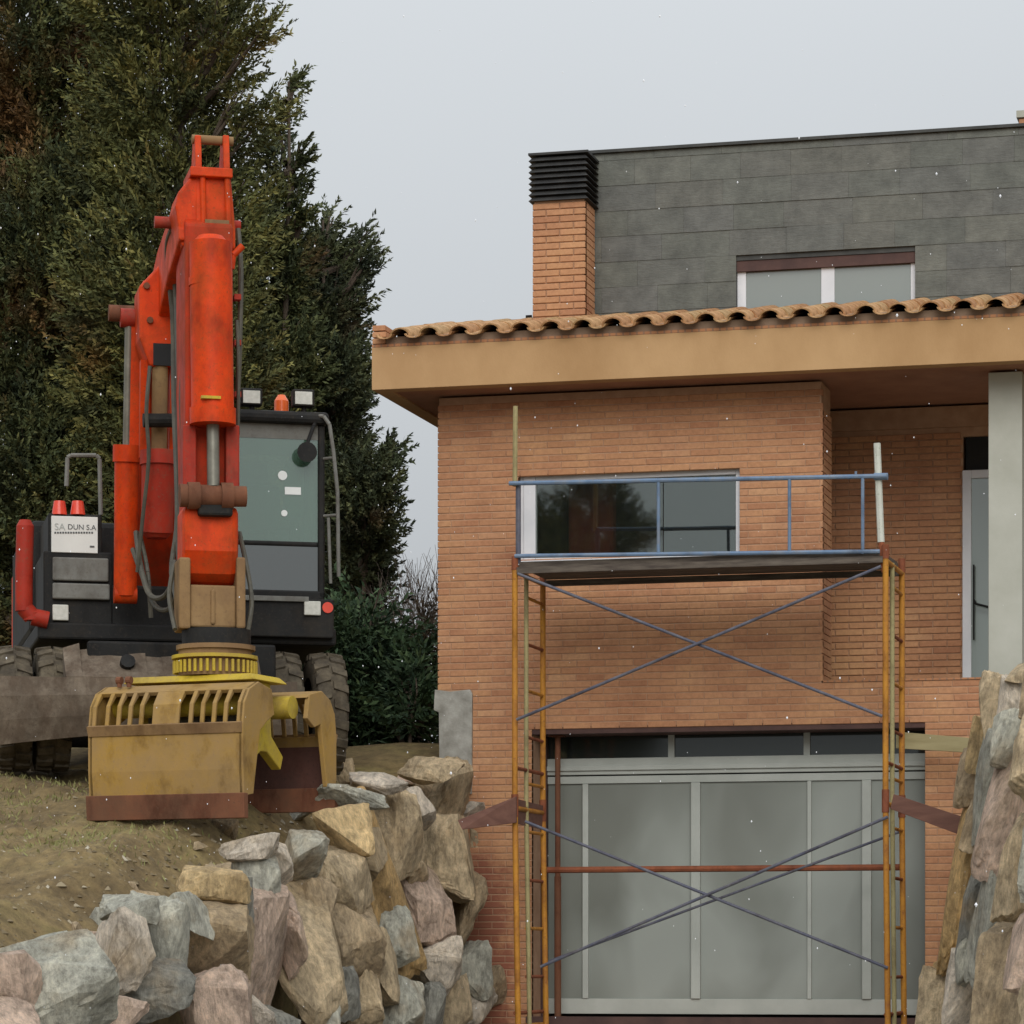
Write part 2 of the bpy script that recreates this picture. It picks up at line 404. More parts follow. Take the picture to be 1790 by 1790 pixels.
# ------------------------------------------------------------------ mesh helpers
class MB:
    """collects shapes into one mesh"""
    def __init__(self): self.v, self.f = [], []
    def add(self, vs, fs):
        o = len(self.v); self.v += [tuple(p) for p in vs]; self.f += [tuple(i + o for i in f) for f in fs]
    def box(self, lo, hi):
        (a, b, c), (d, e, g) = lo, hi
        self.hexa([(a, b, c), (d, b, c), (d, e, c), (a, e, c), (a, b, g), (d, b, g), (d, e, g), (a, e, g)])
    def hexa(self, p):
        self.add(p, [(0, 3, 2, 1), (4, 5, 6, 7), (0, 1, 5, 4), (1, 2, 6, 5), (2, 3, 7, 6), (3, 0, 4, 7)])
    def tube(self, p0, p1, r0, r1=None, seg=10, cap=True):
        p0, p1 = Vector(p0), Vector(p1); r1 = r0 if r1 is None else r1
        d = p1 - p0
        if d.length < 1e-6: return
        q = d.to_track_quat('Z', 'Y'); vs = []
        for c, r in ((p0, r0), (p1, r1)):
            for i in range(seg):
                a = 2 * math.pi * i / seg
                vs.append(c + q @ Vector((math.cos(a) * r, math.sin(a) * r, 0)))
        fs = [(i, (i + 1) % seg, seg + (i + 1) % seg, seg + i) for i in range(seg)]
        if cap: fs += [tuple(range(seg - 1, -1, -1)), tuple(range(seg, 2 * seg))]
        self.add(vs, fs)
    def path(self, pts, r, seg=8):
        for a, b in zip(pts, pts[1:]): self.tube(a, b, r, seg=seg)
    def prism(self, poly, to3, t0, t1):
        """poly: 2D outline, to3(u, v, t) -> point, extruded from t0 to t1"""
        n = len(poly)
        vs = [to3(u, v, t0) for u, v in poly] + [to3(u, v, t1) for u, v in poly]
        fs = [tuple(range(n - 1, -1, -1)), tuple(range(n, 2 * n))]
        fs += [(i, (i + 1) % n, n + (i + 1) % n, n + i) for i in range(n)]
        self.add(vs, fs)
    def strip(self, a, b, thick):
        """a, b: two matching polylines; a sheet between them with thickness vector thick"""
        n = len(a); t = Vector(thick)
        vs = [Vector(p) for p in a] + [Vector(p) for p in b] + [Vector(p) + t for p in a] + [Vector(p) + t for p in b]
        fs = []
        for i in range(n - 1):
            fs.append((i, i + 1, n + i + 1, n + i)); fs.append((2 * n + i, 3 * n + i, 3 * n + i + 1, 2 * n + i + 1))
            fs.append((i, 2 * n + i, 2 * n + i + 1, i + 1)); fs.append((n + i, n + i + 1, 3 * n + i + 1, 3 * n + i))
        fs.append((0, n, 3 * n, 2 * n)); fs.append((n - 1, 3 * n - 1, 4 * n - 1, 2 * n - 1)[::1])
        self.add(vs, fs)
    def mesh(self, name):
        me = bpy.data.meshes.new(name); me.from_pydata(self.v, [], self.f); me.update()
        bm = bmesh.new(); bm.from_mesh(me); bmesh.ops.recalc_face_normals(bm, faces=bm.faces); bm.to_mesh(me); bm.free()
        return me
    def build(self, name, mat, parent=None, bevel=0, smooth=False):
        me = self.mesh(name); me.materials.append(MATS[mat])
        o = link(name, me, parent)
        if bevel:
            md = o.modifiers.new('bevel', 'BEVEL'); md.width = bevel; md.segments = 2; md.limit_method = 'ANGLE'; md.angle_limit = R(40)
        if smooth:
            smooth_by_angle(me)
        return o
def smooth_by_angle(me, deg=40):
    bm = bmesh.new(); bm.from_mesh(me)
    for f in bm.faces: f.smooth = True
    for e in bm.edges:
        if len(e.link_faces) == 2 and e.calc_face_angle(0) > R(deg): e.smooth = False
        elif len(e.link_faces) != 2: e.smooth = False
    bm.to_mesh(me); bm.free()
def link(name, me, parent=None):
    o = bpy.data.objects.new(name, me); col.objects.link(o)
    if parent is not None: o.parent = parent
    return o
def empty(name, loc=(0, 0, 0), rz=0):
    o = bpy.data.objects.new(name, None); col.objects.link(o); o.location = loc; o.rotation_euler = (0, 0, rz); o.empty_display_size = .3
    return o
def tag(o, label, cat, group=None):
    o['label'] = label; o['category'] = cat
    if group: o['group'] = group
    return o
def struct(o, kind='structure'):
    o['kind'] = kind; return o

# ================================================================== THE SETTING
m = MB(); m.add([(-500, -500, -1.0), (500, -500, -1.0), (500, 500, -1.0), (-500, 500, -1.0)], [(0, 1, 2, 3)])
struct(m.build('ground', 'soil'))
m = MB()
dy = [-40, -20, -10, -4, 3]; dz = [-.94, -.7, -.35, -.1, 0.0]
for i in range(4):
    k = [(-.2, 4.6), (-.2, 4.6)]
    xr = [4.6 + max(0, (-2 - y)) * .5 for y in dy]
    m.add([(-.2, dy[i], dz[i]), (xr[i], dy[i], dz[i]), (xr[i + 1], dy[i + 1], dz[i + 1]), (-.2, dy[i + 1], dz[i + 1])], [(0, 1, 2, 3)])
struct(m.build('driveway', 'driveway'))

def face_x(y, z):                      # battered face of the rock wall on the left
    return .50 - .14 * (z - .8)
def terrain(name, x0, x1, y0, y1, nx, ny, zf, seed):
    """sheet with lumpy relief and skirts down to the ground"""
    xs, ys = np.linspace(x0, x1, nx), np.linspace(y0, y1, ny)
    V = []
    for y in ys:
        for x in xs:
            p = Vector((x * 1.3 + seed, y * 1.3, 0))
            z = zf(x, y) + .10 * noise.fractal(p * .6, 1.0, 2.0, 3) + .042 * noise.fractal(p * 3.1, 1.0, 2.0, 5) + .02 * abs(noise.noise(p * 9))
            V.append((x, y, z))
    F = [(j * nx + i, j * nx + i + 1, (j + 1) * nx + i + 1, (j + 1) * nx + i) for j in range(ny - 1) for i in range(nx - 1)]
    rim = [i for i in range(nx)] + [j * nx + nx - 1 for j in range(1, ny)] + [(ny - 1) * nx + i for i in range(nx - 2, -1, -1)] + [j * nx for j in range(ny - 2, 0, -1)]
    b0 = len(V)
    for r in rim: V.append((V[r][0], V[r][1], -1.05))
    n = len(rim)
    for k in range(n):
        F.append((rim[k], b0 + k, b0 + (k + 1) % n, rim[(k + 1) % n]))
    me = bpy.data.meshes.new(name); me.from_pydata(V, [], F); me.update()
    me.materials.append(MATS['soil'])
    for p in me.polygons: p.use_smooth = True
    return struct(link(name, me))
def yard_z(x, y):
    e = min(1, max(0, (x + .75) / .75)); return zt(y) + .05 * max(0, -x - 3) - .42 * e * e * (3 - 2 * e) * (1 if y < -1.2 else max(0, (y - 0) / -1.2))
terrain('yard', -7.0, .12, -16, -.02, 190, 300, yard_z, 3.0)
terrain('back_garden', -60, -.05, 0.0, 45, 90, 70, lambda x, y: zt(y) + .34 * min(1, max(0, y - .15) / 1.3) + .012 * max(0, -x - 3), 5.0)
terrain('side_bank', -60, -7.02, -16, -.02, 60, 60, lambda x, y: zt(y) + .2 + .012 * (-x - 7), 5.0)
terrain('right_garden', 5.25, 9.0, -1.75, -.06, 30, 40, lambda x, y: 2.75 + .12 * (x - 5.2) + .12 * (y + 1.75), 9.0)

# ================================================================== HOUSE
house = empty('house', (0, 0, 0))
tag(house, 'brick house with slate upper storey, tiled eave and frosted garage door', 'house')
ZF, ZE = 3.09, 5.58          # terrace floor, soffit
WIN = (.71, 2.62, 4.17, 4.90)
DOOR = (.83, 4.17, .32, 2.755)
XR = 7.4                     # right end of the facade as built
m = MB()
core = .30
def wall_piece(x0, x1, z0, z1, y0=0.005, y1=core): m.box((x0, y0, z0), (x1, y1, z1))
wall_piece(.012, WIN[0], 2.76, ZE); wall_piece(WIN[0], WIN[1], 2.76, WIN[2]); wall_piece(WIN[0], WIN[1], WIN[3], ZE)
wall_piece(WIN[1], 3.308, 2.76, ZE); wall_piece(3.308, XR, 2.76, ZF - .005)
wall_piece(.012, DOOR[0], -.3, 2.76); wall_piece(DOOR[1], XR, -.3, 2.76); wall_piece(DOOR[0], DOOR[1], -.3, .30)
front_wall = m.build('front_wall', 'mortar', house)
# bricks laid in running bond
BL, BH, BJ = .245, .058, .009
def brick_ok(x0, x1, z0, z1):
    out = []
    segs = [(x0, x1)]
    def cut(segs, a, b):
        r = []
        for s, e in segs:
            if e <= a or s >= b: r.append((s, e))
            else:
                if s < a: r.append((s, a))
                if e > b: r.append((b, e))
        return r
    zc = (z0 + z1) / 2
    if WIN[2] < zc < WIN[3]: segs = cut(segs, WIN[0], WIN[1])
    if DOOR[2] < zc < DOOR[3]: segs = cut(segs, DOOR[0], DOOR[1])
    if zc > ZF: segs = cut(segs, 3.32, 99)
    if 2.3 < zc < 3.09: segs = cut(segs, -1, .31)
    return [s for s in segs if s[1] - s[0] > .02]
singles, joined = [], MB()
cands = []
rows = int((ZE - (-.2)) / BH)
for r in range(rows):
    z0 = ZF - BH * round((ZF + .2) / BH) + r * BH
    z1 = z0 + BH - BJ
    if z1 > ZE - .005: break
    off = (r % 2) * BL * .5 + (r % 3) * .007
    x = -off
    while x < XR:
        for s, e in brick_ok(max(0, x), min(XR, x + BL - .006), z0, z1):
            cands.append((s, e, z0, z1))
        x += BL
def brick_mesh(mb, s, e, z0, z1, y0, jitter):
    j = random.uniform(-jitter, jitter)
    c = .004
    V = [(s, y0 + .05, z0), (e, y0 + .05, z0), (e, y0 + .05, z1), (s, y0 + .05, z1),
         (s, y0 + c + j, z0), (e, y0 + c + j, z0), (e, y0 + c + j, z1), (s, y0 + c + j, z1),
         (s + c, y0 + j, z0 + c), (e - c, y0 + j, z0 + c), (e - c, y0 + j, z1 - c), (s + c, y0 + j, z1 - c)]
    F = [(0, 1, 5, 4), (1, 2, 6, 5), (2, 3, 7, 6), (3, 0, 4, 7), (4, 5, 9, 8), (5, 6, 10, 9), (6, 7, 11, 10), (7, 4, 8, 11), (8, 9, 10, 11)]
    mb.add(V, F)
# the full bricks that show largest (nearest to the camera, in view) become objects of their own
def in_view(c):
    s, e, z0, z1 = c
    if e - s < .2: return False
    p = Vector(((s + e) / 2, 0, (z0 + z1) / 2)); d = depth_of(p)
    u = PX + FPX * ((p.x - CX) * CS - (p.y + CD) * SN) / d; v = HY - FPX * (p.z - CZ) / d
    return 840 < u < 1690 and v < 1780
vis = sorted([c for c in cands if in_view(c)], key=lambda c: -c[0] - .15 * c[2])[:300]
vset = set(vis)
bm_one = MB(); brick_mesh(bm_one, -(BL - .01) / 2, (BL - .01) / 2, -(BH - BJ) / 2, (BH - BJ) / 2, 0, 0)
brick_data = bm_one.mesh('brick'); brick_data.materials.append(MATS['brick_single'])
for c in cands:
    s, e, z0, z1 = c
    if c in vset:
        b = link('brick', brick_data, front_wall)
        b.location = ((s + e) / 2, random.uniform(-.0015, .0015), (z0 + z1) / 2)
        b.scale.x = (e - s) / (BL - .01)
    else:
        brick_mesh(joined, s, e, z0, z1, 0, .0015)
struct(joined.build('brick_courses', 'brick_joined', front_wall), 'stuff')
# terrace recess behind the upper right of the facade
YB = 1.46
m = MB()
m.box((2.6, .301, ZF - .3), (3.308, .46, ZE - .001))           # free end of the front wall
m.box((2.2, YB + .012, ZF - .3), (atY(1683, 1000, YB).x, YB + .3, ZE - .001))      # back wall up to the glazing
m.box((atY(1683, 1000, YB).x, YB + .012, 5.32), (XR, YB + .3, ZE - .001)); m.box((2.2, YB - .035, 5.40), (XR, YB + .011, ZE - .002))            # lintel over the glazing
recess = m.build('terrace_wall', 'mortar', house)
j2 = MB()
for r in range(60):
    z0 = ZF + .01 + r * BH; z1 = z0 + BH - BJ
    if z1 > ZE - .19: break
    x = 2.33 - (r % 2) * .12
    while x < XR:
        s, e = max(2.3, x), x + BL - .01
        if z0 < 5.32: e = min(e, atY(1683, 1000, YB).x - .003)
        if e - s > .02: brick_mesh(j2, s, e, z0, z1, YB, .0015)
        x += BL
    y = -.0 - (r % 2) * .12
    while y < .44:
        s, e = max(.004, y), min(.46, y + BL - .01)
        if e - s > .02:
            V = [(3.30, s, z0), (3.30, e, z0), (3.30, e, z1), (3.30, s, z1), (3.32, s, z0), (3.32, e, z0), (3.32, e, z1), (3.32, s, z1)]
            j2.hexa([V[0], V[4], V[5], V[1], V[3], V[7], V[6], V[2]])
        y += BL
struct(j2.build('brick_courses', 'brick_joined', recess), 'stuff')
m = MB(); m.box((2.2, .47, ZF - .12), (3.309, YB + .01, ZF - .004)); m.box((3.31, .302, ZF - .12), (XR, YB + .01, ZF - .004)); m.build('terrace_floor', 'concrete', house)
m = MB(); m.box((3.325, -.006, ZF - .003), (XR, .30, ZF + .012)); m.build('terrace_ledge', 'brick_side', house)
# glazed terrace door in the back wall
g0 = atY(1683, 1000, YB).x
td = MB()
td.box((g0, YB - .03, ZF), (g0 + .075, YB + .05, 5.02)); td.box((g0 + 1.3, YB - .03, ZF), (g0 + 1.42, YB + .05, 5.02))
td.box((g0 + .075, YB - .03, ZF), (g0 + 1.3, YB + .05, ZF + .08)); td.box((g0 + .075, YB - .03, 4.95), (g0 + 1.3, YB + .05, 5.02))
tdoor = td.build('terrace_door', 'white_frame', house, .004)
m = MB(); m.box((g0 + .075, YB, ZF + .08), (g0 + 1.3, YB + .02, 4.95)); m.build('pane', 'terrace_glass', tdoor)
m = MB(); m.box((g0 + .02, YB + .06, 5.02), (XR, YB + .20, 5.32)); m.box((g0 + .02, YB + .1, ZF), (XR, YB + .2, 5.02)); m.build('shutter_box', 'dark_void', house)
m = MB(); m.tube((g0 + .10, YB - .05, 3.55), (g0 + .10, YB - .05, 4.2), .008); m.path([(g0 + .10, YB - .05, 3.9), (g0 + .12, YB - .07, 3.86), (g0 + .4, YB - .07, 3.78)], .010)
m.build('door_handle', 'black_paint', tdoor)
# grey column at the terrace edge
cl, cr = atY(1728, 700, -.05).x, atY(1787, 700, -.05).x
m = MB(); m.box((cl, -.06, ZF + .014), (cr, .24, ZE)); m.build('column', 'column_paint', house, .006)
# side and back walls
m = MB(); m.box((0, .302, -.3), (.30, 7, ZE)); m.box((.30, 6.7, -.3), (XR, 7, ZE)); m.build('side_wall', 'brick_side', house)
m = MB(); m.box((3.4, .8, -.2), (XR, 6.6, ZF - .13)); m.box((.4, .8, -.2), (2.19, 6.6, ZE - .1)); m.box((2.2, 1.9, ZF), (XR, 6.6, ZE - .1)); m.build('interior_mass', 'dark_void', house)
# bare concrete footing at the corner
m = MB(); n0 = (0, 2.35)
m.prism([(-.02, 2.2), (.305, 2.2), (.31, 3.05), (.29, 3.09), (.12, 3.075), (-.02, 3.095), (-.03, 2.92), (.015, 2.9), (.02, 2.45)], lambda u, v, t: (u, t, v), -.02, .2)
m.build('footing', 'concrete_foot', house, .004)
# --- eave: fascia and soffit
XL = -.43
m = MB()
m.box((XL, -.50, 5.583), (XR + .4, -.36, 5.94))
m.box((XL, -.359, 5.583), (XL + .14, 7.2, 5.94))
fascia = m.build('fascia', 'render_tan', house, .004)
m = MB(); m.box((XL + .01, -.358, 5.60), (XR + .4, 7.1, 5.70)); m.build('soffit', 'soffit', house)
m = MB(); m.box((XL + .0, -.495, 5.943), (XR + .4, -.30, 5.965)); m.build('drip_course', 'brick_side', house)
# small brick end of the eave on the left
m = MB()
for k in range(3): m.box((XL + .005, -.50, 5.97 + k * .055), (XL + .118 + .006 * (k % 2), -.2, 6.015 + k * .055))
m.build('verge_bricks', 'brick_joined', house, .003)
# --- tiled roof
SX0_ = 1.0
SL = math.atan2(.34, 1.55); Y0, Z0 = -.57, 5.985
def roof_pt(x, s, h=0): return Vector((x, Y0 + s * math.cos(SL) - h * math.sin(SL), Z0 + s * math.sin(SL) + h * math.cos(SL)))
m = MB()
a0, a1 = roof_pt(XL + .02, .09, .022), roof_pt(XL + .02, 1.62, .022)
m.hexa([(XL + .02, -.48, 5.75), (XR + .4, -.48, 5.75), (XR + .4, a1.y, 5.75), (XL + .02, a1.y, 5.75),
        (XL + .02, -.48, a0.z), (XR + .4, -.48, a0.z), (XR + .4, a1.y, a1.z), (XL + .02, a1.y, a1.z)])
roof = m.build('roof', 'roof_deck', house)
m = MB(); c_ = roof_pt(0, 1.60, .03); m.box((XL + .02, c_.y - .05, c_.z - .1), (SX0_ - .02, c_.y + .1, c_.z + .062)); m.build('ridge_mortar', 'roof_deck', roof, .01)
def tile_mesh(r0, r1, ln, up):
    mb = MB(); n = 8; t = .014; V = []
    for s, r in ((0, r0), (ln, r1)):
        for rr in (r, r - t):
            for i in range(n + 1):
                a = math.pi * i / n
                V.append((math.cos(a) * rr, s, (math.sin(a) * rr) * (.86 if up else -.50)))
    k = n + 1; F = []
    for i in range(n):
        F += [(i, i + 1, 2 * k + i + 1, 2 * k + i), (k + i, 3 * k + i, 3 * k + i + 1, k + i + 1), (i, k + i, k + i + 1, i + 1), (2 * k + i, 2 * k + i + 1, 3 * k + i + 1, 3 * k + i)]
    F += [(0, 2 * k, 3 * k, k), (n, k + n, 3 * k + n, 2 * k + n)]
    mb.add(V, F); me = mb.mesh('tile'); me.materials.append(MATS['roof_tile']); smooth_by_angle(me, 50); return me
cover_me, pan_me = tile_mesh(.092, .078, .46, True), tile_mesh(.074, .086, .46, False)
PT = .262
for row in range(4):
    for k in range(30):
        x = XL + .265 + k * PT
        if x > XR: continue
        for me, dx, h in ((pan_me, -PT / 2, .044), (cover_me, 0, .018)):
            t = link('tile', me, roof)
            t.location = roof_pt(x + dx + random.uniform(-.006, .006), row * .385 - (.02 if me is pan_me else 0) + random.uniform(-.012, .012), h + row * .004)
            t.rotation_euler = (SL + R(1.6), 0, R(random.uniform(-1.2, 1.2)))
for k in range(30):     # mortar set back under each cover tile
    x = XL + .265 + k * PT
    if x > XR: continue
    m = MB(); m.prism([(x + math.cos(math.pi * i / 7) * .075, 5.985 + math.sin(math.pi * i / 7) * .040) for i in range(8)], lambda u, v, t: (u, t, v), Y0 + .13, Y0 + .2)
    m.build('mortar_plug', 'roof_deck', roof)
m = MB(); m.tube(roof_pt(.56, 1.56, .06), roof_pt(.56, 1.56, .13), .035, .028, 8); m.build('vent_stub', 'black_paint', roof)
# --- slate storey
SY, SX0, ST = 1.0, 1.0, 7.84
SW = (2.395, 3.95, 6.30, 6.845)
m = MB()
m.box((SX0, SY + .02, 6.0), (SW[0], SY + .2, ST)); m.box((SW[1], SY + .02, 6.0), (XR, SY + .2, ST)); m.box((SW[0], SY + .02, SW[3]), (SW[1], SY + .2, ST))
m.box((SX0, SY + .2, ST - .12), (XR, 6.6, ST - .02)); m.box((SX0, SY + .2, 5.9), (SX0 + .2, 6.6, ST - .12)); m.box((SX0 + .2, 6.4, 5.9), (XR, 6.6, ST - .12))
storey = m.build('slate_storey', 'coping', house)
sr = random.Random(4)
z = 6.0; row = 0
while z < ST - .01:
    h = .222; z1 = min(z + h, ST)
    x = SX0 - (.0 if row % 2 else .28) - sr.uniform(0, .08)
    while x < XR:
        L = sr.choice([.44, .50, .54, .60])
        s, e = max(x, SX0 - .012), min(x + L, XR)
        x += L
        segs = [(s, e)]
        if z1 > SW[2] and z < SW[3]:
            segs = []
            if s < SW[0]: segs.append((s, min(e, SW[0])))
            if e > SW[1]: segs.append((max(s, SW[1]), e))
        zz1 = z1
        for a, b in segs:
            if b - a < .03: continue
            j = sr.uniform(0, .004); tl = sr.uniform(-.002, .002); g = .0007
            mb = MB()
            mb.hexa([(a + g, SY - j, z + g), (b - g, SY - j + tl, z + g), (b - g, SY + .019, z + g), (a + g, SY + .019, z + g),
                     (a + g, SY - j + .004, zz1 - g), (b - g, SY - j + tl + .004, zz1 - g), (b - g, SY + .019, zz1 - g), (a + g, SY + .019, zz1 - g)])
            mb.build('slate', 'slate', storey)
    z += h; row += 1
m = MB(); m.box((SX0 - .03, SY - .03, ST + .002), (XR, SY + .28, ST + .028)); m.build('coping', 'coping', storey)
# attic window
y0, y1 = SY + .06, SY + .11
attic = empty('attic_window'); attic.parent = storey
for a, b in ((SW[0], SW[0] + .075), (SW[0] + .735, SW[0] + .85), (SW[1] - .045, SW[1])):
    m = MB(); m.box((a, y0, SW[2]), (b, y1, 6.77)); m.build('window_frame', 'white_frame', attic, .003)
m = MB(); m.box((SW[0] + .075, y0 + .015, SW[2]), (SW[0] + .735, y0 + .03, 6.75)); m.box((SW[0] + .85, y0 + .015, SW[2]), (SW[1] - .045, y0 + .03, 6.75)); m.build('pane', 'attic_glass', attic)
m = MB(); m.box((SW[0], y0 - .03, 6.752), (SW[1], y1, SW[3] - .002)); m.build('shutter_box', 'dark_lintel', attic)
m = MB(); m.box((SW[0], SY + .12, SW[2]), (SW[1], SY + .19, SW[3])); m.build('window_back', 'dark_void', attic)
# --- chimneys
def chimney(x0, x1, y0, y1, zb, zbr, zt_, name, louvres=True):
    mb = MB(); mb.box((x0 + .012, y0 + .012, zb), (x1 - .012, y1, zbr)); root = mb.build(name, 'mortar', storey)
    jb = MB(); r = 0; z = zb
    while z + BH <= zbr:
        z0_, z1_ = z, z + BH - BJ
        x = x0 - (r % 2) * .12
        while x < x1 - .01:
            s, e = max(x0, x), min(x1, x + BL - .01); x += BL
            if e - s > .02: brick_mesh(jb, s, e, z0_, z1_, y0, .0015)
        y = y0 + .03 - ((r + 1) % 2) * .12
        while y < y1 - .02:
            s, e = max(y0 + .005, y), min(y1, y + BL - .01); y += BL
            if e - s > .02: jb.box((x1 - .03, s, z0_), (x1, e, z1_))
        z += BH; r += 1
    jb.build('chimney_bricks', 'brick_joined', root)['kind'] = 'stuff'
    if not louvres:
        sl = MB(); sl.box((x0 - .02, y0 - .02, zbr - .01), (x1 + .02, y1 + .02, zt_)); sl.build('cap_slab', 'concrete', root); return root
    cap = MB(); cap.box((x0 + .02, y0 + .02, zbr - .02), (x1 - .02, y1 - .02, zt_ - .01)); co = cap.build('chimney_cap', 'dark_void', root)
    n = 8; hh = (zt_ - zbr) / n
    for k in range(n):
        sl = MB(); za = zbr + k * hh
        o_ = .030
        sl.hexa([(x0 - o_, y0 - o_, za), (x1 + o_, y0 - o_, za), (x1 + o_, y1 + o_, za), (x0 - o_, y1 + o_, za),
                 (x0, y0, za + hh * .72), (x1, y0, za + hh * .72), (x1, y1, za + hh * .72), (x0, y1, za + hh * .72)])
        if co is not None: s_ = sl.build('louvre_slat', 'louvre', root)
    sl = MB(); sl.box((x0 - .032, y0 - .032, zt_), (x1 + .032, y1 + .032, zt_ + .02)); sl.build('cap_lid', 'louvre', root)
    return root
c0, c1 = atY(931, 400, .62).x, atY(1023, 400, .62).x
chimney(c0, c1, .62, .97, 5.9, atY(980, 350, .62).z, atY(980, 270, .62).z, 'chimney')
p = atY(1781, 200, 2.2)
chimney(p.x + .0, p.x + .6, 2.2, 2.7, 7.83, p.z - .02, p.z + .03, 'chimney', False)
# --- first floor window
x0, x1, z0, z1 = WIN
m = MB(); yf, yb = .07, .13
m.box((x0, yf, z0), (x0 + .03, yb, z1)); m.box((x0 + .032, yf - .01, z0), (x0 + .135, yb, z1)); m.box((x1 - .045, yf, z0), (x1, yb, z1))
m.box((x0 + .136, yf, z0), (x1 - .046, yb, z0 + .035)); m.box((x0 + .136, yf, z1 - .05), (x1 - .046, yb, z1))
w1 = m.build('window', 'white_frame', house, .004)
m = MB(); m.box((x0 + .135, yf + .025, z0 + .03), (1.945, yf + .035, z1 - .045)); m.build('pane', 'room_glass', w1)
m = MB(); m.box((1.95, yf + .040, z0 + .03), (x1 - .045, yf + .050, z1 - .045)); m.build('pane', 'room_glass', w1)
m = MB(); m.box((1.04, .42, z0 - .3), (1.44, .56, z1 + .4)); m.build('reflection_block', 'reflection_red', w1, .03)  # added block: its red stands in for the machine arm's reflection in the pane
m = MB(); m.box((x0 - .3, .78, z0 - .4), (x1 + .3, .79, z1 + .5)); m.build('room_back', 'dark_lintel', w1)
m = MB(); m.box((x0 - .02, -.03, z0 - .035), (x1 + .02, .135, z0 - .001)); m.build('window_sill', 'white_frame', w1)
# --- garage door, set back in its opening
GY = .34
gx0, gx1, gz0, gz1 = DOOR
zbeam0, zbeam1 = atY(1200, 1352, GY).z, atY(1200, 1323, GY).z
gd = empty('garage_door'); gd.parent = house
gd['label'] = 'grey steel framed garage door with frosted panes'
m = MB(); m.box((gx0 + .02, GY, zbeam0), (gx1, GY + .08, zbeam1)); m.build('top_beam', 'grey_frame', gd, .004)
m = MB(); m.box((gx0 + .02, GY - .02, zbeam0 + .035), (gx1, GY + .001, zbeam0 + .075)); m.build('track', 'grey_frame', gd, .003)
m = MB(); m.box((gx0 + .02, GY + .01, zbeam0 - .075), (gx1, GY + .07, zbeam0 - .012)); m.build('top_rail', 'grey_frame', gd, .003)
m = MB(); m.box((gx0 + .02, GY + .01, .33), (gx1, GY + .07, .46)); m.build('bottom_rail', 'grey_frame', gd, .003)
def gstile(pxl, pxr, dy=0.0):
    a, b = atY(pxl, 1500, GY).x, atY(pxr, 1500, GY).x
    m = MB(); m.box((a, GY - .01 + dy, .461), (b, GY + .06 + dy, zbeam0 - .077)); m.build('stile', 'grey_frame', gd, .004)
    return a, b
st = [gstile(1018, 1028, .01), gstile(1208, 1224), gstile(1411, 1418, .012), gstile(1507, 1523)]
edges = [gx0 + .02] + [v for s in st for v in s] + [gx1]
for a, b in zip(edges[0::2], edges[1::2]):
    m = MB(); m.box((a, GY + .03, .461), (b, GY + .04, zbeam0 - .077)); m.build('pane', 'frosted_pane', gd)
for pxl, pxr in ((1167, 1178), (1404, 1415)):
    a, b = atY(pxl, 1300, GY).x, atY(pxr, 1300, GY).x
    m = MB(); m.box((a, GY + .02, zbeam1 + .001), (b, GY + .07, 2.752)); m.build('transom_bar', 'grey_frame', gd)
tx = [gx0 + .02, atY(1167, 1300, GY).x, atY(1178, 1300, GY).x, atY(1404, 1300, GY).x, atY(1415, 1300, GY).x, gx1]
for a, b in zip(tx[0::2], tx[1::2]):
    m = MB(); m.box((a, GY + .04, zbeam1 + .001), (b, GY + .05, 2.752)); m.build('transom_pane', 'transom_glass', gd)
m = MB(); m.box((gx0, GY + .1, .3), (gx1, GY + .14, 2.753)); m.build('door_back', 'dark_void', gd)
m = MB(); m.box((gx0 - .05, -.012, .05), (gx1 + .05, .012, .312)); m.build('threshold', 'dark_lintel', house)
m = MB(); m.box((gx0 + .0, .012, 2.70), (gx1, GY + .1, 2.754)); m.build('lintel', 'dark_lintel', house)
m = MB(); m.box((gx0 + .001, .31, .31), (gx0 + .05, GY + .1, 2.69)); m.build('door_jamb', 'dark_lintel', house)

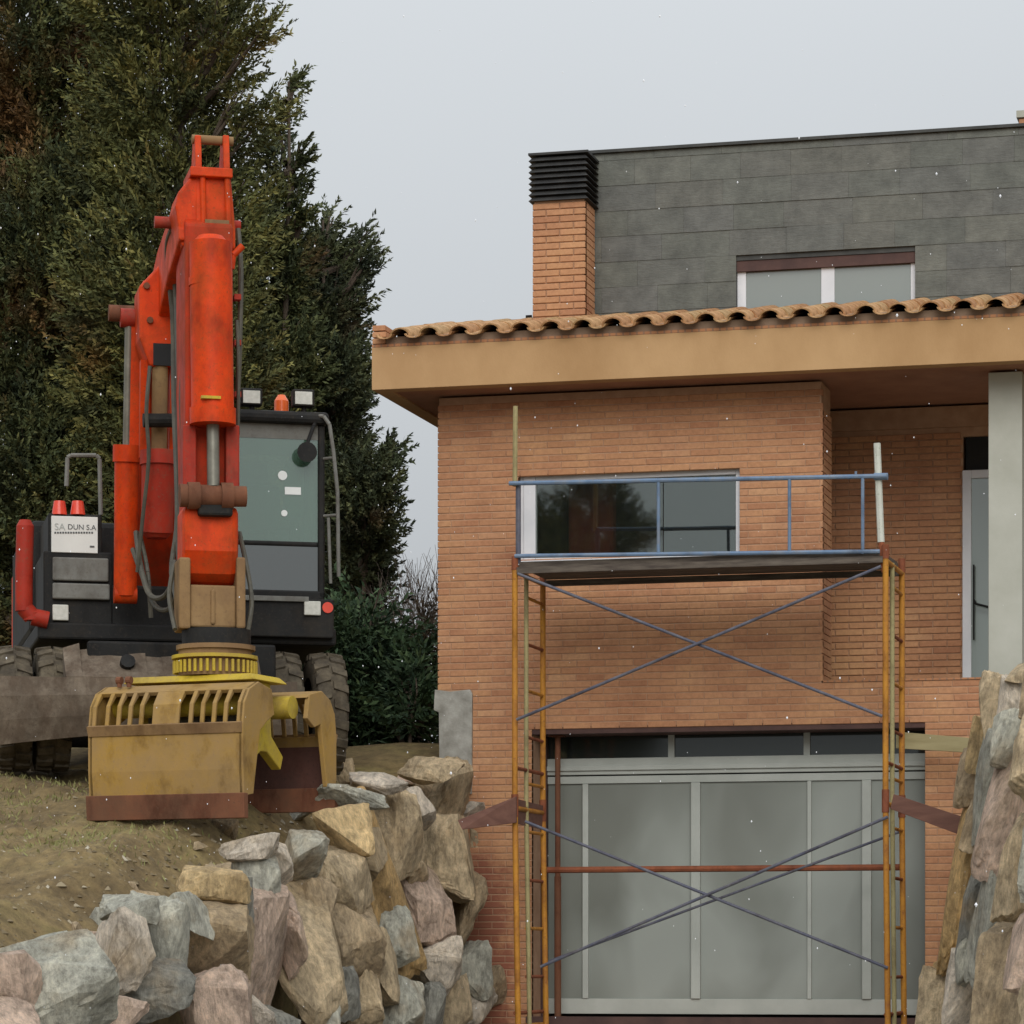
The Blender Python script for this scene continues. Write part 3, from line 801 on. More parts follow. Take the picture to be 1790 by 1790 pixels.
# ================================================================== ROCK WALLS
STONE = {'G': (.50, .485, .40), 'g': (.31, .30, .255), 'P': (.64, .475, .365), 'T': (.62, .48, .30), 'B': (.49, .37, .23), 'O': (.60, .39, .165), 'Y': (.68, .49, .25), 'L': (.66, .57, .46)}
def stone_mesh(w, h, d, seed, tall):
    """quarried block: hull of a few scattered corners, its faces then roughened"""
    rr = random.Random(seed); big = max(w, h) > .25
    bm = bmesh.new()
    for k in range(15 if big else 10):
        p = Vector((rr.uniform(-1, 1), rr.uniform(-1, 1), rr.uniform(-1, 1)))
        m_ = max(abs(c) for c in p); p = p / m_ * rr.uniform(.80, 1.0)
        ln = p.length
        if ln > 1.42: p *= 1.42 / ln
        bm.verts.new(p)
    r_ = bmesh.ops.convex_hull(bm, input=bm.verts)
    bmesh.ops.delete(bm, geom=list({e for e in r_['geom_interior'] + r_['geom_unused'] if isinstance(e, bmesh.types.BMVert)}), context='VERTS')
    bmesh.ops.triangulate(bm, faces=bm.faces)
    bmesh.ops.subdivide_edges(bm, edges=bm.edges, cuts=3 if big else 1, use_grid_fill=True)
    bmesh.ops.smooth_vert(bm, verts=bm.verts, factor=.30, use_axis_x=True, use_axis_y=True, use_axis_z=True)
    if big: bmesh.ops.subdivide_edges(bm, edges=bm.edges, cuts=1, use_grid_fill=True)
    sd = Vector((seed * 3.17 % 91, seed * 1.71 % 57, seed * .77 % 33))
    bm.normal_update()
    off = []
    for v in bm.verts:
        q = v.co + sd; st_ = Vector((q.x * 4.0, q.y * 4.0, q.z * 1.2))
        off.append(v.normal * (.050 * noise.fractal(q * 1.7, 1, 2, 2) + .050 * (noise.fractal(st_, .9, 2, 3)) + .030 * noise.fractal(q * 8, .8, 2, 3)))
    xs_ = [max(abs(v.co[k]) for v in bm.verts) for k in range(3)]
    for v, o_ in zip(bm.verts, off):
        p = v.co + o_; v.co = Vector((p.x / xs_[0] * w / 2, p.y / xs_[1] * d / 2, p.z / xs_[2] * h / 2))
    me = bpy.data.meshes.new('stone'); bm.to_mesh(me); bm.free()
    me.materials.append(MATS['stone'])
    smooth_by_angle(me, 18)
    return me
def place_stone(wall, spot, x, y, w, h, tilt, code, seed, dfac=1.0):
    """spot(x, y): point on the wall's face behind that pixel; the stone is bedded into the bank behind it"""
    p = spot(x, y); d = depth_of(p); s = FPX / d
    wm, hm = w / s * 1.34, h / s * 1.24
    dm = max(.42, min(.95, (wm + hm) * .55)) * dfac
    r = ray(x, y); r.z = 0; r.normalize()
    me = stone_mesh(wm, hm, dm, seed, h > w * 1.5)
    o = link('stone', me, wall)
    o.location = p + r * (dm * .40)
    o.rotation_euler = (0, R(tilt), math.atan2(r.y, r.x) - math.pi / 2)
    c = STONE[code]; k = random.uniform(.9, 1.1)
    o.color = (c[0] * k, c[1] * k, c[2] * k, 1)
    return o
lw = empty('rock_wall', (0, 0, 0)); tag(lw, 'rough boulder retaining wall stepping down beside the excavator', 'rock wall')
rw = empty('rock_wall', (0, 0, 0)); tag(rw, 'leaning boulder retaining wall beside the garage, on the side away from the excavator', 'rock wall')
nl = Vector((1, 0, .14)).normalized(); pl = Vector((.50, 0, .8))
left_spot = lambda x, y: at_plane(x, y, pl, nl)
LEFT = [(70, 1722, 205, 150, -8, 'G'), (216, 1660, 88, 128, -14, 'L'), (228, 1587, 80, 50, 10, 'G'), (288, 1652, 84, 165, -8, 'G'), (372, 1660, 118, 152, 0, 'B'),
        (458, 1690, 112, 235, -13, 'P'), (376, 1547, 98, 56, 4, 'Y'), (450, 1551, 64, 116, -6, 'G'), (474, 1508, 54, 76, -14, 'L'), (530, 1658, 92, 244, -10, 'T'),
        (256, 1740, 124, 104, 0, 'g'), (360, 1762, 124, 122, -12, 'P'), (442, 1776, 64, 66, 0, 'L'), (175, 1785, 124, 78, 6, 'P'),
        (672, 1566, 70, 316, -13, 'O'), (588, 1455, 96, 82, -5, 'Y'), (594, 1540, 90, 112, -10, 'T'), (608, 1642, 100, 134, -4, 'B'), (655, 1690, 72, 116, -8, 'T'),
        (694, 1452, 72, 144, -10, 'T'), (730, 1416, 54, 66, 0, 'L'), (784, 1380, 68, 102, -4, 'T'), (834, 1356, 44, 88, -8, 'L'), (774, 1512, 80, 144, -8, 'T'),
        (736, 1580, 86, 126, -6, 'P'), (812, 1596, 70, 128, -6, 'B'), (757, 1682, 82, 98, 4, 'L'), (826, 1698, 56, 88, 0, 'G'), (596, 1742, 52, 84, 0, 'g'),
        (637, 1762, 50, 104, -4, 'T'), (692, 1762, 78, 94, 0, 'G'), (789, 1760, 54, 90, -6, 'T'), (836, 1772, 52, 76, 0, 'L'), (750, 1766, 46, 78, 0, 'g'),
        (826, 1414, 48, 24, 0, 'L'), (838, 1470, 46, 64, 0, 'B'), (612, 1390, 98, 36, 0, 'G'), (530, 1494, 62, 76, 8, 'G'), (498, 1578, 34, 36, 0, 'P'),
        (436, 1482, 82, 38, -6, 'L'), (556, 1786, 60, 56, 0, 'G'), (488, 1792, 60, 60, 0, 'g'), (10, 1800, 120, 90, 0, 'P'), (848, 1540, 36, 70, 0, 'B'),
        (720, 1500, 40, 90, -8, 'B'), (640, 1500, 60, 90, -8, 'T'), (560, 1600, 60, 110, -8, 'B'), (410, 1590, 60, 90, -6, 'g'), (330, 1600, 70, 70, 0, 'G'),
        (858, 1445, 40, 56, -4, 'P'), (862, 1625, 40, 80, -4, 'T'), (858, 1730, 44, 70, 0, 'B'), (690, 1640, 60, 90, -8, 'G'), (500, 1640, 50, 120, -10, 'P'), (752, 1345, 90, 40, 3, 'T'), (660, 1368, 80, 34, 2, 'L')]
for i, (x, y, w, h, t, c) in enumerate(LEFT): place_stone(lw, left_spot, x, y, w, h, t, c, 100 + i)
rl = random.Random(77)
for i in range(95):
    yy = rl.uniform(-9.6, -.3); xx = rl.uniform(-.30, .14) if rl.random() < .85 else rl.uniform(-.7, .1); sz = rl.uniform(.06, .16) * (1.25 if xx > -.25 else .5)
    me = stone_mesh(sz * rl.uniform(.9, 1.7), sz, sz * rl.uniform(.9, 1.6), 600 + i, False) if i < 24 else lip_meshes[i % 24]
    if i == 0: lip_meshes = []
    if i < 24: lip_meshes.append(me)
    o = link('stone', me, lw); o.location = (xx, yy, yard_z(xx, yy) + .03); o.rotation_euler = (rl.uniform(-.4, .4), rl.uniform(-.4, .4), rl.uniform(0, 6.3)); c = STONE[rl.choice('GPTBLTBB')]; o.color = (*c, 1)
# the wall goes on towards the street, below and beside the view
for i in range(16):
    y = -9.6 - (i % 8) * .75; z = zt(y) - .35 - (i // 8) * .7
    me = stone_mesh(.9, .85, .8, 300 + i, False); o = link('stone', me, lw); o.location = (.25, y, z); o.rotation_euler = (random.uniform(-.2, .2), random.uniform(-.2, .2), random.uniform(0, 3)); cc = STONE[random.choice('GPTBL')]; o.color = (*cc, 1)
nr = Vector((-1, -.33, .10)).normalized(); pr = Vector((4.42, -1.35, .9))
right_spot = lambda x, y: at_plane(x, y, pr, nr)
RIGHT = [(1728, 1242, 42, 112, 14, 'T'), (1772, 1226, 50, 76, 6, 'L'), (1782, 1176, 46, 36, 0, 'T'), (1710, 1304, 32, 86, 10, 'Y'), (1696, 1358, 40, 98, 8, 'B'),
         (1728, 1380, 46, 176, 12, 'G'), (1768, 1292, 54, 90, 8, 'G'), (1757, 1416, 58, 206, 15, 'P'), (1683, 1532, 36, 296, 8, 'O'), (1709, 1592, 46, 186, 6, 'g'),
         (1736, 1600, 56, 226, 13, 'G'), (1780, 1512, 48, 168, 10, 'T'), (1648, 1706, 34, 84, 12, 'O'), (1646, 1764, 78, 116, 12, 'T'), (1684, 1746, 62, 134, 14, 'L'),
         (1752, 1724, 92, 196, 8, 'B'), (1810, 1640, 70, 160, 8, 'P'), (1820, 1330, 80, 140, 8, 'T'), (1825, 1210, 70, 90, 0, 'B'), (1712, 1420, 40, 120, 8, 'B'), (1700, 1660, 50, 110, 8, 'G'), (1830, 1480, 70, 170, 8, 'G'), (1840, 1760, 100, 150, 0, 'T')]
for i, (x, y, w, h, t, c) in enumerate(RIGHT):
    place_stone(rw, right_spot, x, y, w, h, t, c, 400 + i, .75)
m = MB()
m.hexa([(5.05, -.3, -.9), (5.9, -3.2, -.9), (8.6, -3.2, -.9), (8.6, -.3, -.9), (5.2, -.3, 2.85), (5.8, -1.8, 2.6), (8.6, -1.8, 2.8), (8.6, -.3, 2.95)])
m.build('earth_core', 'soil', rw)
rq = random.Random(31); rw_me = [stone_mesh(rq.uniform(.7, 1.0), rq.uniform(.6, .95), .6, 900 + k, False) for k in range(8)]
for r_i in range(5):      # the wall turns along the front of the bank
    for k in range(4):
        o = link('stone', rw_me[(r_i * 3 + k) % 8], rw); zc = -.35 + r_i * .68; fy = -3.1 + 1.3 * (zc + .9) / 3.5
        o.location = (6.05 + k * .78 + (r_i % 2) * .3, fy + .05, zc); o.rotation_euler = (rq.uniform(-.2, .2), rq.uniform(-.3, .3), rq.uniform(-.3, .3)); o.color = (*STONE[rq.choice('GPTBLT')], 1)

# ================================================================== SCAFFOLD
sc = empty('scaffold', (2.5, -.85, 0)); tag(sc, 'orange tubular scaffold tower with blue guard rails before the garage', 'scaffold')
SCL = sc.location.copy()
def sput(mb, name, mat, smooth=True):
    mb.v = [tuple(Vector(p) - SCL) for p in mb.v]
    return mb.build(name, mat, sc, smooth=smooth)
YA, YC = -1.30, -.40
XA, XB = atY(900, 1300, YA).x, atY(1548, 1300, YA).x
TR = .024
ZD = 4.0
def frame(x, z0, z1, mat, dx=0, dyy=0):
    for y, mt in ((YA, mat), (YA + .36, 'scaffold_olive' if mat == 'scaffold_orange' else mat), (YC, mat)):
        mb = MB(); mb.tube((x + dx, y + dyy, z0), (x, y, z1), TR if y != YA + .36 else .019); sput(mb, 'standard', mt)
    mb = MB(); mb.tube((x, YA, z1 - .02), (x, YC, z1 - .02), .02); sput(mb, 'top_bar', mat)
    n = 5
    for k in range(n):
        zz = z0 + (z1 - z0) * (k + .5) / n
        mb = MB(); mb.tube((x, YA + .36, zz), (x, YC, zz), .014, seg=8); sput(mb, 'rung', 'scaffold_rust' if k % 2 else mat)
    mb = MB(); mb.tube((x, YA, z0 + .3), (x, YC, z0 + .3), .016, seg=8); sput(mb, 'ledger', 'scaffold_rust')
ZJ = atY(900, 1408, YA).z
for x in (XA, XB):
    frame(x, .06, ZJ, 'scaffold_orange' if x == XA else 'scaffold_orange', .03 if x == XA else .02)
    frame(x, ZJ + .005, ZD - .06, 'scaffold_orange')
    for y in (YA, YC):
        mb = MB(); mb.tube((x, y, ZJ - .09), (x, y, ZJ + .09), TR + .006); sput(mb, 'coupler', 'scaffold_rust')
        mb = MB(); mb.box((x - .07, y - .07, 0.02), (x + .07, y + .07, .035)); mb.tube((x, y, .03), (x, y, .1), .018); sput(mb, 'base_plate', 'scaffold_rust', False)
        mb = MB(); mb.tube((x, y, ZD - .07), (x, y, ZD + .04), TR + .004); sput(mb, 'coupler', 'scaffold_rust')
def stick(name, a, b, r, mat, ya=YA, yb=None, seg=8):
    mb = MB(); mb.tube(atY(*a, ya), atY(*b, ya if yb is None else yb), r, seg=seg); return sput(mb, name, mat)
stick('cross_brace', (905, 1003), (1542, 1252), .0125, 'scaffold_steel', YA - .03)
stick('cross_brace', (903, 1258), (1540, 990), .0125, 'scaffold_steel', YA - .06)
stick('cross_brace', (918, 1436), (1552, 1692), .0125, 'scaffold_steel', YA - .03)
stick('cross_brace', (945, 1690), (1552, 1428), .0125, 'scaffold_steel', YA - .06)
stick('cross_brace', (950, 1684), (1578, 1452), .011, 'scaffold_steel', YC + .03)
stick('tie_bar', (945, 1521), (1578, 1516), .026, 'scaffold_rust', YC + .05)
# guard rail frame, blue
stick('guard_rail', (890, 845), (1550, 832), .018, 'scaffold_blue', YA - .02)
stick('toe_rail', (900, 972), (1538, 964), .017, 'scaffold_blue', YA - .02)
for xp in (1151, 1380, 1508): stick('guard_post', (xp, 836), (xp, 968), .014, 'scaffold_blue', YA - .02)
mb = MB(); mb.tube(atY(1496, 824, YA - .02), atY(1496, 836, YA - .02), .01); sput(mb, 'hook', 'scaffold_blue')
stick('corner_post', (901, 710), (900, 850), .020, 'scaffold_olive', YA + .02)
stick('corner_post', (906, 846), (906, 985), .022, 'scaffold_steel', YA + .03)
stick('corner_post', (1533, 775), (1540, 948), .028, 'scaffold_pale', YA + .03)
stick('corner_post', (1540, 946), (1546, 1000), .024, 'scaffold_rust', YA + .03)
mb = MB(); mb.tube(atY(1528, 833, YA), atY(1552, 833, YA), .028); sput(mb, 'coupler', 'scaffold_blue')
for k in range(3):
    mb = MB(); mb.box((XA + .03, YA + .02 + k * .295, ZD - .045), (XB - .03, YA + .305 + k * .295, ZD - .002 + .004 * k)); o = sput(mb, 'deck_plank', 'deck_board', False)
for y in (YA - .0, YC):
    mb = MB(); mb.box((XA + .02, y - .02, ZD - .10), (XB - .02, y + .018, ZD - .05)); sput(mb, 'deck_bearer', 'deck_board', False)

# loose boards wedged between scaffold and walls
def board(name, q, y0, y1, th, mat, label):
    """q: four photo corners (TL, TR, BR, BL); the left end lies at depth y0, the right at y1"""
    ys = (y0, y1, y1, y0)
    f_ = [atY(x, y, Y) for (x, y), Y in zip(q, ys)]
    c = sum(f_, Vector()) / 4
    mb = MB(); t = Vector((0, th, 0))
    P8 = [f_[3] - c, f_[2] - c, f_[2] + t - c, f_[3] + t - c, f_[0] - c, f_[1] - c, f_[1] + t - c, f_[0] + t - c]
    mb.hexa(P8); o = mb.build(name, mat, None, .003); o.location = c
    return tag(o, label, 'board')
board('board', [(800, 1434), (902, 1392), (902, 1438), (808, 1450)], -1.75, -1.36, .03, 'board_brown', 'reddish brown board from scaffold leg to boulder wall on excavator side')
board('board', [(902, 1396), (948, 1408), (946, 1450), (902, 1440)], -1.25, -.46, .028, 'board_brown', 'short brown board between the two legs of the scaffold ladder frame')
board('board', [(1562, 1388), (1690, 1430), (1690, 1464), (1556, 1414)], -1.34, -1.45, .035, 'board_brown', 'dark brown board sloping from scaffold leg down to leaning boulders')
board('board', [(1566, 1279), (1700, 1290), (1700, 1316), (1566, 1308)], -.30, -.34, .03, 'board_olive', 'pale olive board laid level at the garage door head')
mb = MB(); a, b = atY(975, 1270, .17), atY(978, 1790, .17); mb.tube((a.x, .17, .305), (a.x, .17, 2.69), .024); mb.tube((a.x, .17, .305), (a.x, .17, 1.5), .030); mb.box((a.x - .06, .11, .302), (a.x + .06, .23, .31)); mb.box((a.x - .06, .11, 2.688), (a.x + .06, .23, 2.697))
o = mb.build('steel_prop', 'rust', None, smooth=True); tag(o, 'dark red steel prop standing under the garage lintel', 'prop')

# ================================================================== WHEELED EXCAVATOR
EX_RZ = R(27.5)
gp = atY(308, 1350, -1.80)
EO = Vector((gp.x, gp.y, 2.30))
ex = empty('wheeled_excavator', EO, EX_RZ); tag(ex, 'muddy orange wheeled excavator with raised folded boom and yellow grab', 'excavator')
RI = Matrix.Rotation(-EX_RZ, 3, 'Z')
CAML = RI @ (CAM - EO)
def L(x, y, ly):
    """photo pixel -> machine coordinates on the plane at local depth ly"""
    r = RI @ ray(x, y); return CAML + r * ((ly - CAML.y) / r.y)
def lbox(mb, xa, ya, xb, yb, l0, l1):
    """box whose front outline is the pixel rectangle seen at local depth l0, running back to l1"""
    a, b = L(xa, yb, l0), L(xb, ya, l0)
    mb.box((a.x, l0, a.z), (b.x, l1, b.z))
def lpart(name, mat, *boxes, parent=None, bevel=.012):
    mb = MB()
    for b in boxes: lbox(mb, *b)
    return mb.build(name, mat, parent or ex, bevel)
# --- undercarriage
mb = MB(); mb.box((-.55, -.35, .62), (.55, 3.3, .98)); mb.box((-.9, .2, .55), (.9, .55, .8)); mb.box((-.75, -.45, .66), (.75, -.35, 1.02)); mb.build('chassis', 'black_paint', ex, .02)
for ly in (0.0, 2.6):
    mb = MB(); mb.tube((-1.25, ly, .5), (1.25, ly, .5), .13, seg=14); mb.box((-.2, ly - .2, .32), (.2, ly + .2, .68)); mb.build('axle', 'black_paint', ex, smooth=True)
def tyre_mesh(rad, wid):
    mb = MB(); n = 36; prof = [(-.5, .60), (-.5, .86), (-.42, .95), (-.3, .975), (.3, .975), (.42, .95), (.5, .86), (.5, .60)]
    V, F = [], []
    for i in range(n):
        a = 2 * math.pi * i / n
        for (u, r) in prof: V.append((u * wid, math.cos(a) * r * rad, math.sin(a) * r * rad))
    k = len(prof)
    for i in range(n):
        for j in range(k - 1):
            F.append((i * k + j, i * k + j + 1, ((i + 1) % n) * k + j + 1, ((i + 1) % n) * k + j))
    mb.add(V, F)
    nl_ = 20
    for i in range(nl_):       # tread lugs, two staggered rows
        for sgn in (-1, 1):
            a = 2 * math.pi * (i + (.5 if sgn > 0 else 0)) / nl_
            def P(u, da, r): return (u * wid, math.cos(a + da) * r * rad, math.sin(a + da) * r * rad)
            w0, w1 = (sgn * .04, sgn * .50)
            d0, d1, sk = -.085, .085, .07 
            mb.hexa([P(w0, d0, .95), P(w1, d0 + sk, .90), P(w1, d1 + sk, .90), P(w0, d1, .95), P(w0, d0 * .8, 1.02), P(w1 * .96, d0 * .8 + sk, .985), P(w1 * .96, d1 * .8 + sk, .985), P(w0, d1 * .8, 1.02)])
    return mb.mesh('tyre')
TRAD, TW = .50, .27
ty = tyre_mesh(TRAD, TW); ty.materials.append(MATS['tyre_mud']); smooth_by_angle(ty, 35)
rimb = MB(); rimb.tube((-TW * .3, 0, 0), (TW * .3, 0, 0), TRAD * .62, seg=24); rimb.tube((-TW * .42, 0, 0), (TW * .42, 0, 0), .12, seg=16)
rim_me = rimb.mesh('rim'); rim_me.materials.append(MATS['grey_paint']); smooth_by_angle(rim_me, 35)
tyre_x = [L(22, 1240, 0).x, L(90, 1240, 0).x, L(490, 1240, 0).x, L(566, 1240, 0).x]
for ly in (0.0, 2.6):
    for tx_ in tyre_x:
        t = link('tyre', ty, ex); t.location = (tx_, ly, TRAD); t.rotation_euler = (random.uniform(0, 6), 0, 0)
        r_ = link('rim', rim_me, t)
# --- dozer blade, muddy
bl0, bl1 = L(-22, 1240, -.72).x, L(520, 1240, -.72).x
zt_b, z_lip = L(150, 1184, -.72).z, L(200, 1130, -.42).z
zb_e, zb_m = L(0, 1304, -.72).z, L(150, 1278, -.72).z
us = np.linspace(0, 1, 17)
def zb(u): return zb_m + (zb_e - zb_m) * abs(2 * u - 1) ** 1.3
mb = MB()
rowsb = []
for k, (q, yy) in enumerate(((0, -.66), (.35, -.72), (.7, -.74), (1, -.70))):
    rowsb.append([(bl0 + (bl1 - bl0) * u, yy, zb(u) + (zt_b - zb(u)) * q) for u in us])
for a, b in zip(rowsb, rowsb[1:]): mb.strip(a, b, (0, .05, 0))
blade = mb.build('dozer_blade', 'blade_mud', ex)
xa, xb = L(112, 1150, -.5).x, L(452, 1150, -.5).x
mb = MB()
for k in range(12):
    u0, u1 = xa + (xb - xa) * k / 12, xa + (xb - xa) * (k + 1) / 12
    hh = [z_lip + random.uniform(-.03, .03) for _ in range(2)]
    mb.hexa([(u0, -.70, zt_b - .1), (u1, -.70, zt_b - .1), (u1, -.30, zt_b - .1), (u0, -.30, zt_b - .1), (u0, -.695, zt_b + .01), (u1, -.695, zt_b + .01), (u1, -.36, hh[0]), (u0, -.36, hh[1])])
mb.build('blade_lip', 'blade_mud', blade)
mb = MB(); mb.tube((-.45, -.62, .85), (-.45, -.3, .7), .06); mb.tube((.45, -.62, .85), (.45, -.3, .7), .06); mb.build('blade_arms', 'black_paint', ex)
# --- slewing upper body
mb = MB(); mb.tube((0, 1.1, .98), (0, 1.1, 1.16), .62, seg=28); mb.build('slew_ring', 'black_paint', ex, smooth=True)
xl, xr = L(66, 1080, -.05).x, L(588, 1080, -.05).x
zd0, zd1 = L(300, 1122, -.05).z, L(300, 1092, -.05).z
mb = MB(); mb.box((xl, -.05, zd0), (xr, 3.2, zd1)); mb.build('deck', 'black_paint', ex, .02)
mb = MB(); mb.box((xl, .95, zd1), (xr - 1.0, 3.2, zd1 + .95)); mb.box((xr - 1.0, 1.75, zd1), (xr, 3.2, zd1 + .9)); mb.build('engine_hood', 'black_paint', ex, .05)
mb = MB(); mb.box((xl + .02, 3.2, zd0 - .02), (xr - .02, 3.7, zd1 + .85)); mb.build('counterweight', 'orange_paint', ex, .08)
# toolbox side with steps, sign and lamps
tool = lpart('tool_locker', 'black_paint', (76, 966, 196, 1100, -.02, .9), (84, 900, 178, 968, .02, .9))
lpart('step', 'grey_paint', (92, 976, 190, 1014, -.06, -.015), parent=tool); lpart('step', 'grey_paint', (92, 1021, 192, 1046, -.07, -.015), parent=tool)
sign = lpart('sign_plate', 'white_plate', (90, 904, 171, 965, -.03, .015), bevel=.004)
lamp = lpart('work_light', 'lamp_lens', (92, 1057, 120, 1084, -.06, -.01), bevel=.008)
# printing on the plate: grey monogram, dark name, a fine line and a small mark
def text_part(body, px0, py0, size_px, mat, ly=-.034, parent=None, name='lettering'):
    cu = bpy.data.curves.new(name, 'FONT'); cu.body = body
    a = L(px0, py0, ly); s = size_px * (L(101, 900, ly).x - L(100, 900, ly).x)
    cu.size = s; cu.extrude = .0005
    t = bpy.data.objects.new('tmp', cu); col.objects.link(t)
    dg = bpy.context.evaluated_depsgraph_get(); me = bpy.data.meshes.new_from_object(t.evaluated_get(dg))
    bpy.data.objects.remove(t)
    me.materials.clear(); me.materials.append(MATS[mat])
    o = link(name, me, parent or ex); o.location = a; o.rotation_euler = (R(90), 0, 0)
    return o
text_part('SA', 95, 926, 17, 'print_grey', parent=sign)
text_part('DUN S.A', 118, 925, 13, 'print_dark', parent=sign)
mb = MB()
for k in range(15):
    x = 95 + k * 4.6; lbox(mb, x, 929.5, x + 3.2, 932.5, -.0335, -.031)
mb.build('fine_print', 'print_dark', sign)
mb = MB(); lbox(mb, 157, 954, 165, 957, -.0335, -.031); mb.build('small_mark', 'print_dark', sign)
for xp in (104, 136):
    c = L(xp, 900, .05); mb = MB(); mb.tube(c, c + Vector((0, 0, .11)), .062, .045, 14); mb.build('tail_beacon', 'red_lens', ex, smooth=True)
# red guard tube on the outer edge
mb = MB(); pts = [L(44, 920, -.05), L(42, 1000, -.05), L(42, 1062, -.05), L(56, 1078, -.05), L(84, 1084, -.05)]; mb.path(pts, .070, 12); mb.tube(pts[0] - Vector((0, 0, 0)), pts[0] + Vector((0, 0, .05)), .07, .045, 12)
for p in pts[1:-1]: mb.tube(p - Vector((0, 0, .03)), p + Vector((0, 0, .03)), .071, seg=12)
mb.build('guard_tube', 'red_paint', ex, smooth=True)
mb = MB(); mb.path([L(116, 850, .5), L(118, 800, .5), L(124, 796, .5), L(168, 796, .5), L(174, 802, .5), L(176, 900, .5)], .018); mb.build('hand_rail', 'grey_paint', ex, smooth=True)
# --- cab
CF, CB = -.10, 1.55
ca, cb_ = L(392, 1050, CF), L(568, 722, CF)
x0c, x1c, z0c, z1c = ca.x, cb_.x, ca.z, cb_.z
cabx = empty('cab'); cabx.parent = ex
mb = MB(); pw = .055
for x in (x0c, x1c - pw):
    mb.box((x, CF, z0c), (x + pw, CF + .07, z1c - .10)); mb.box((x, CB - .1, z0c), (x + pw, CB, z1c - .10)); mb.box((x, CF + .8, z0c), (x + pw, CF + .87, z1c - .10))
mb.box((x0c, CF, z0c - .02), (x1c, CB, z0c + .10)); mb.box((x0c + pw, CF + .01, z0c + .46), (x1c - pw, CF + .05, z0c + .50))
mb.box((x0c + pw, CB - .08, z0c + .10), (x1c - pw, CB - .02, z0c + .85))
mb.build('cab_frame', 'black_paint', cabx, .015)
mb = MB(); mb.box((x0c - .03, CF - .06, z1c - .10), (x1c + .03, CB + .03, z1c)); mb.build('cab_roof', 'black_paint', cabx, .035)
mb = MB(); mb.box((x0c + pw, CF + .02, z1c - .22), (x1c - pw, CF + .06, z1c - .101)); mb.build('sun_visor', 'grey_paint', cabx)
mb = MB(); mb.box((x0c + pw, CF + .025, z0c + .50), (x1c - pw, CF + .035, z1c - .22)); mb.build('windscreen', 'cab_glass', cabx)
mb = MB(); mb.box((x0c + pw, CF + .025, z0c + .10), (x1c - pw, CF + .035, z0c + .46)); mb.build('lower_window', 'window_glass', cabx)
for x in (x0c + .02, x1c - .03):
    mb = MB(); mb.box((x, CF + .07, z0c + .5), (x + .01, CF + .8, z1c - .11)); mb.box((x, CF + .87, z0c + .5), (x + .01, CB - .1, z1c - .11)); mb.build('side_window', 'cab_glass', cabx)
mb = MB(); mb.box((x1c - pw + .005, CF + .07, z0c + .1), (x1c - .01, CB - .1, z0c + .5)); mb.box((x0c + .01, CF + .07, z0c + .1), (x0c + pw - .005, CB - .1, z0c + .5)); mb.build('door_panel', 'black_paint', cabx)
mb = MB(); cxm = (x0c + x1c) / 2
mb.box((cxm - .25, .75, z0c + .35), (cxm + .25, 1.25, z0c + .5)); mb.box((cxm - .24, 1.2, z0c + .45), (cxm + .24, 1.36, z0c + 1.15)); mb.box((cxm - .14, 1.22, z0c + 1.15), (cxm + .14, 1.33, z0c + 1.35))
mb.build('seat', 'seat_cloth', cabx, .05)
for xs_, ys_, r_ in ((494, 831, .038), (497, 897, .026)):
    c = L(xs_, ys_, CF + .019); mb = MB(); mb.tube(c, c + Vector((0, .005, 0)), r_, seg=18); mb.build('white_patch', 'white_patch', cabx)
mb = MB(); lbox(mb, 498, 852, 526, 864, CF + .019, CF + .0245); mb.build('white_patch', 'white_patch', cabx)
mb = MB(); a, b = L(498, 905, .45), L(532, 808, .45); mb.box((a.x, .45, a.z), (b.x, .60, b.z)); mb.build('hanging_vest', 'green_cloth', cabx, .04)
mb = MB(); mb.tube((cxm, .15, z0c + .1), (cxm, .30, z0c + .62), .035); mb.tube((cxm - .16, .30, z0c + .62), (cxm + .16, .30, z0c + .62), .02); mb.tube((cxm + .28, .7, z0c + .4), (cxm + .28, .6, z0c + .75), .02); mb.build('steering_column', 'black_paint', cabx)
for xp, yp in ((440, 694), (531, 696)):
    lm = lpart('roof_light', 'black_paint', (xp - 19, yp - 15, xp + 19, yp + 13, CF + .02, CF + .14), parent=cabx)
    lpart('lens', 'lamp_lens', (xp - 15, yp - 11, xp + 15, yp + 10, CF + .012, CF + .022), parent=lm, bevel=.003)
    mb = MB(); c = L(xp, yp + 12, CF + .08); mb.tube(c, c - Vector((0, 0, .08)), .02); mb.build('bracket', 'black_paint', lm)
c = L(492, 712, CF + .3); mb = MB(); mb.tube(c - Vector((0, 0, .08)), c + Vector((0, 0, .05)), .06, .06, 14); mb.tube(c + Vector((0, 0, .05)), c + Vector((0, 0, .10)), .06, .03, 14); mb.build('beacon', 'beacon', cabx, smooth=True)
c = L(537, 790, CF - .12); mb = MB(); mb.tube(c, c + Vector((0, .05, 0)), .082, .06, 18); mb.path([c + Vector((0, .03, .06)), L(548, 745, CF - .05), L(556, 728, CF)], .016); mb.build('round_mirror', 'black_paint', cabx, smooth=True)
mb = MB(); mb.path([L(548, 726, CF), L(566, 728, CF - .08), L(576, 742, CF - .1), L(583, 790, CF - .1), L(590, 860, CF - .1), L(592, 1008, CF - .08)], .016); mb.tube(L(574, 905, CF - .05), L(578, 1020, CF - .05), .014)
mb.path([L(583, 800, CF - .1), L(566, 802, CF)], .012); mb.path([L(591, 900, CF - .1), L(566, 902, CF)], .012); mb.build('grab_rail', 'grey_paint', cabx, smooth=True)
lpart('cab_skirt', 'black_paint', (428, 1048, 584, 1112, -.13, .1)); 
lpart('front_bar', 'grey_paint', (428, 1043, 540, 1049, -.16, -.12), bevel=.004)
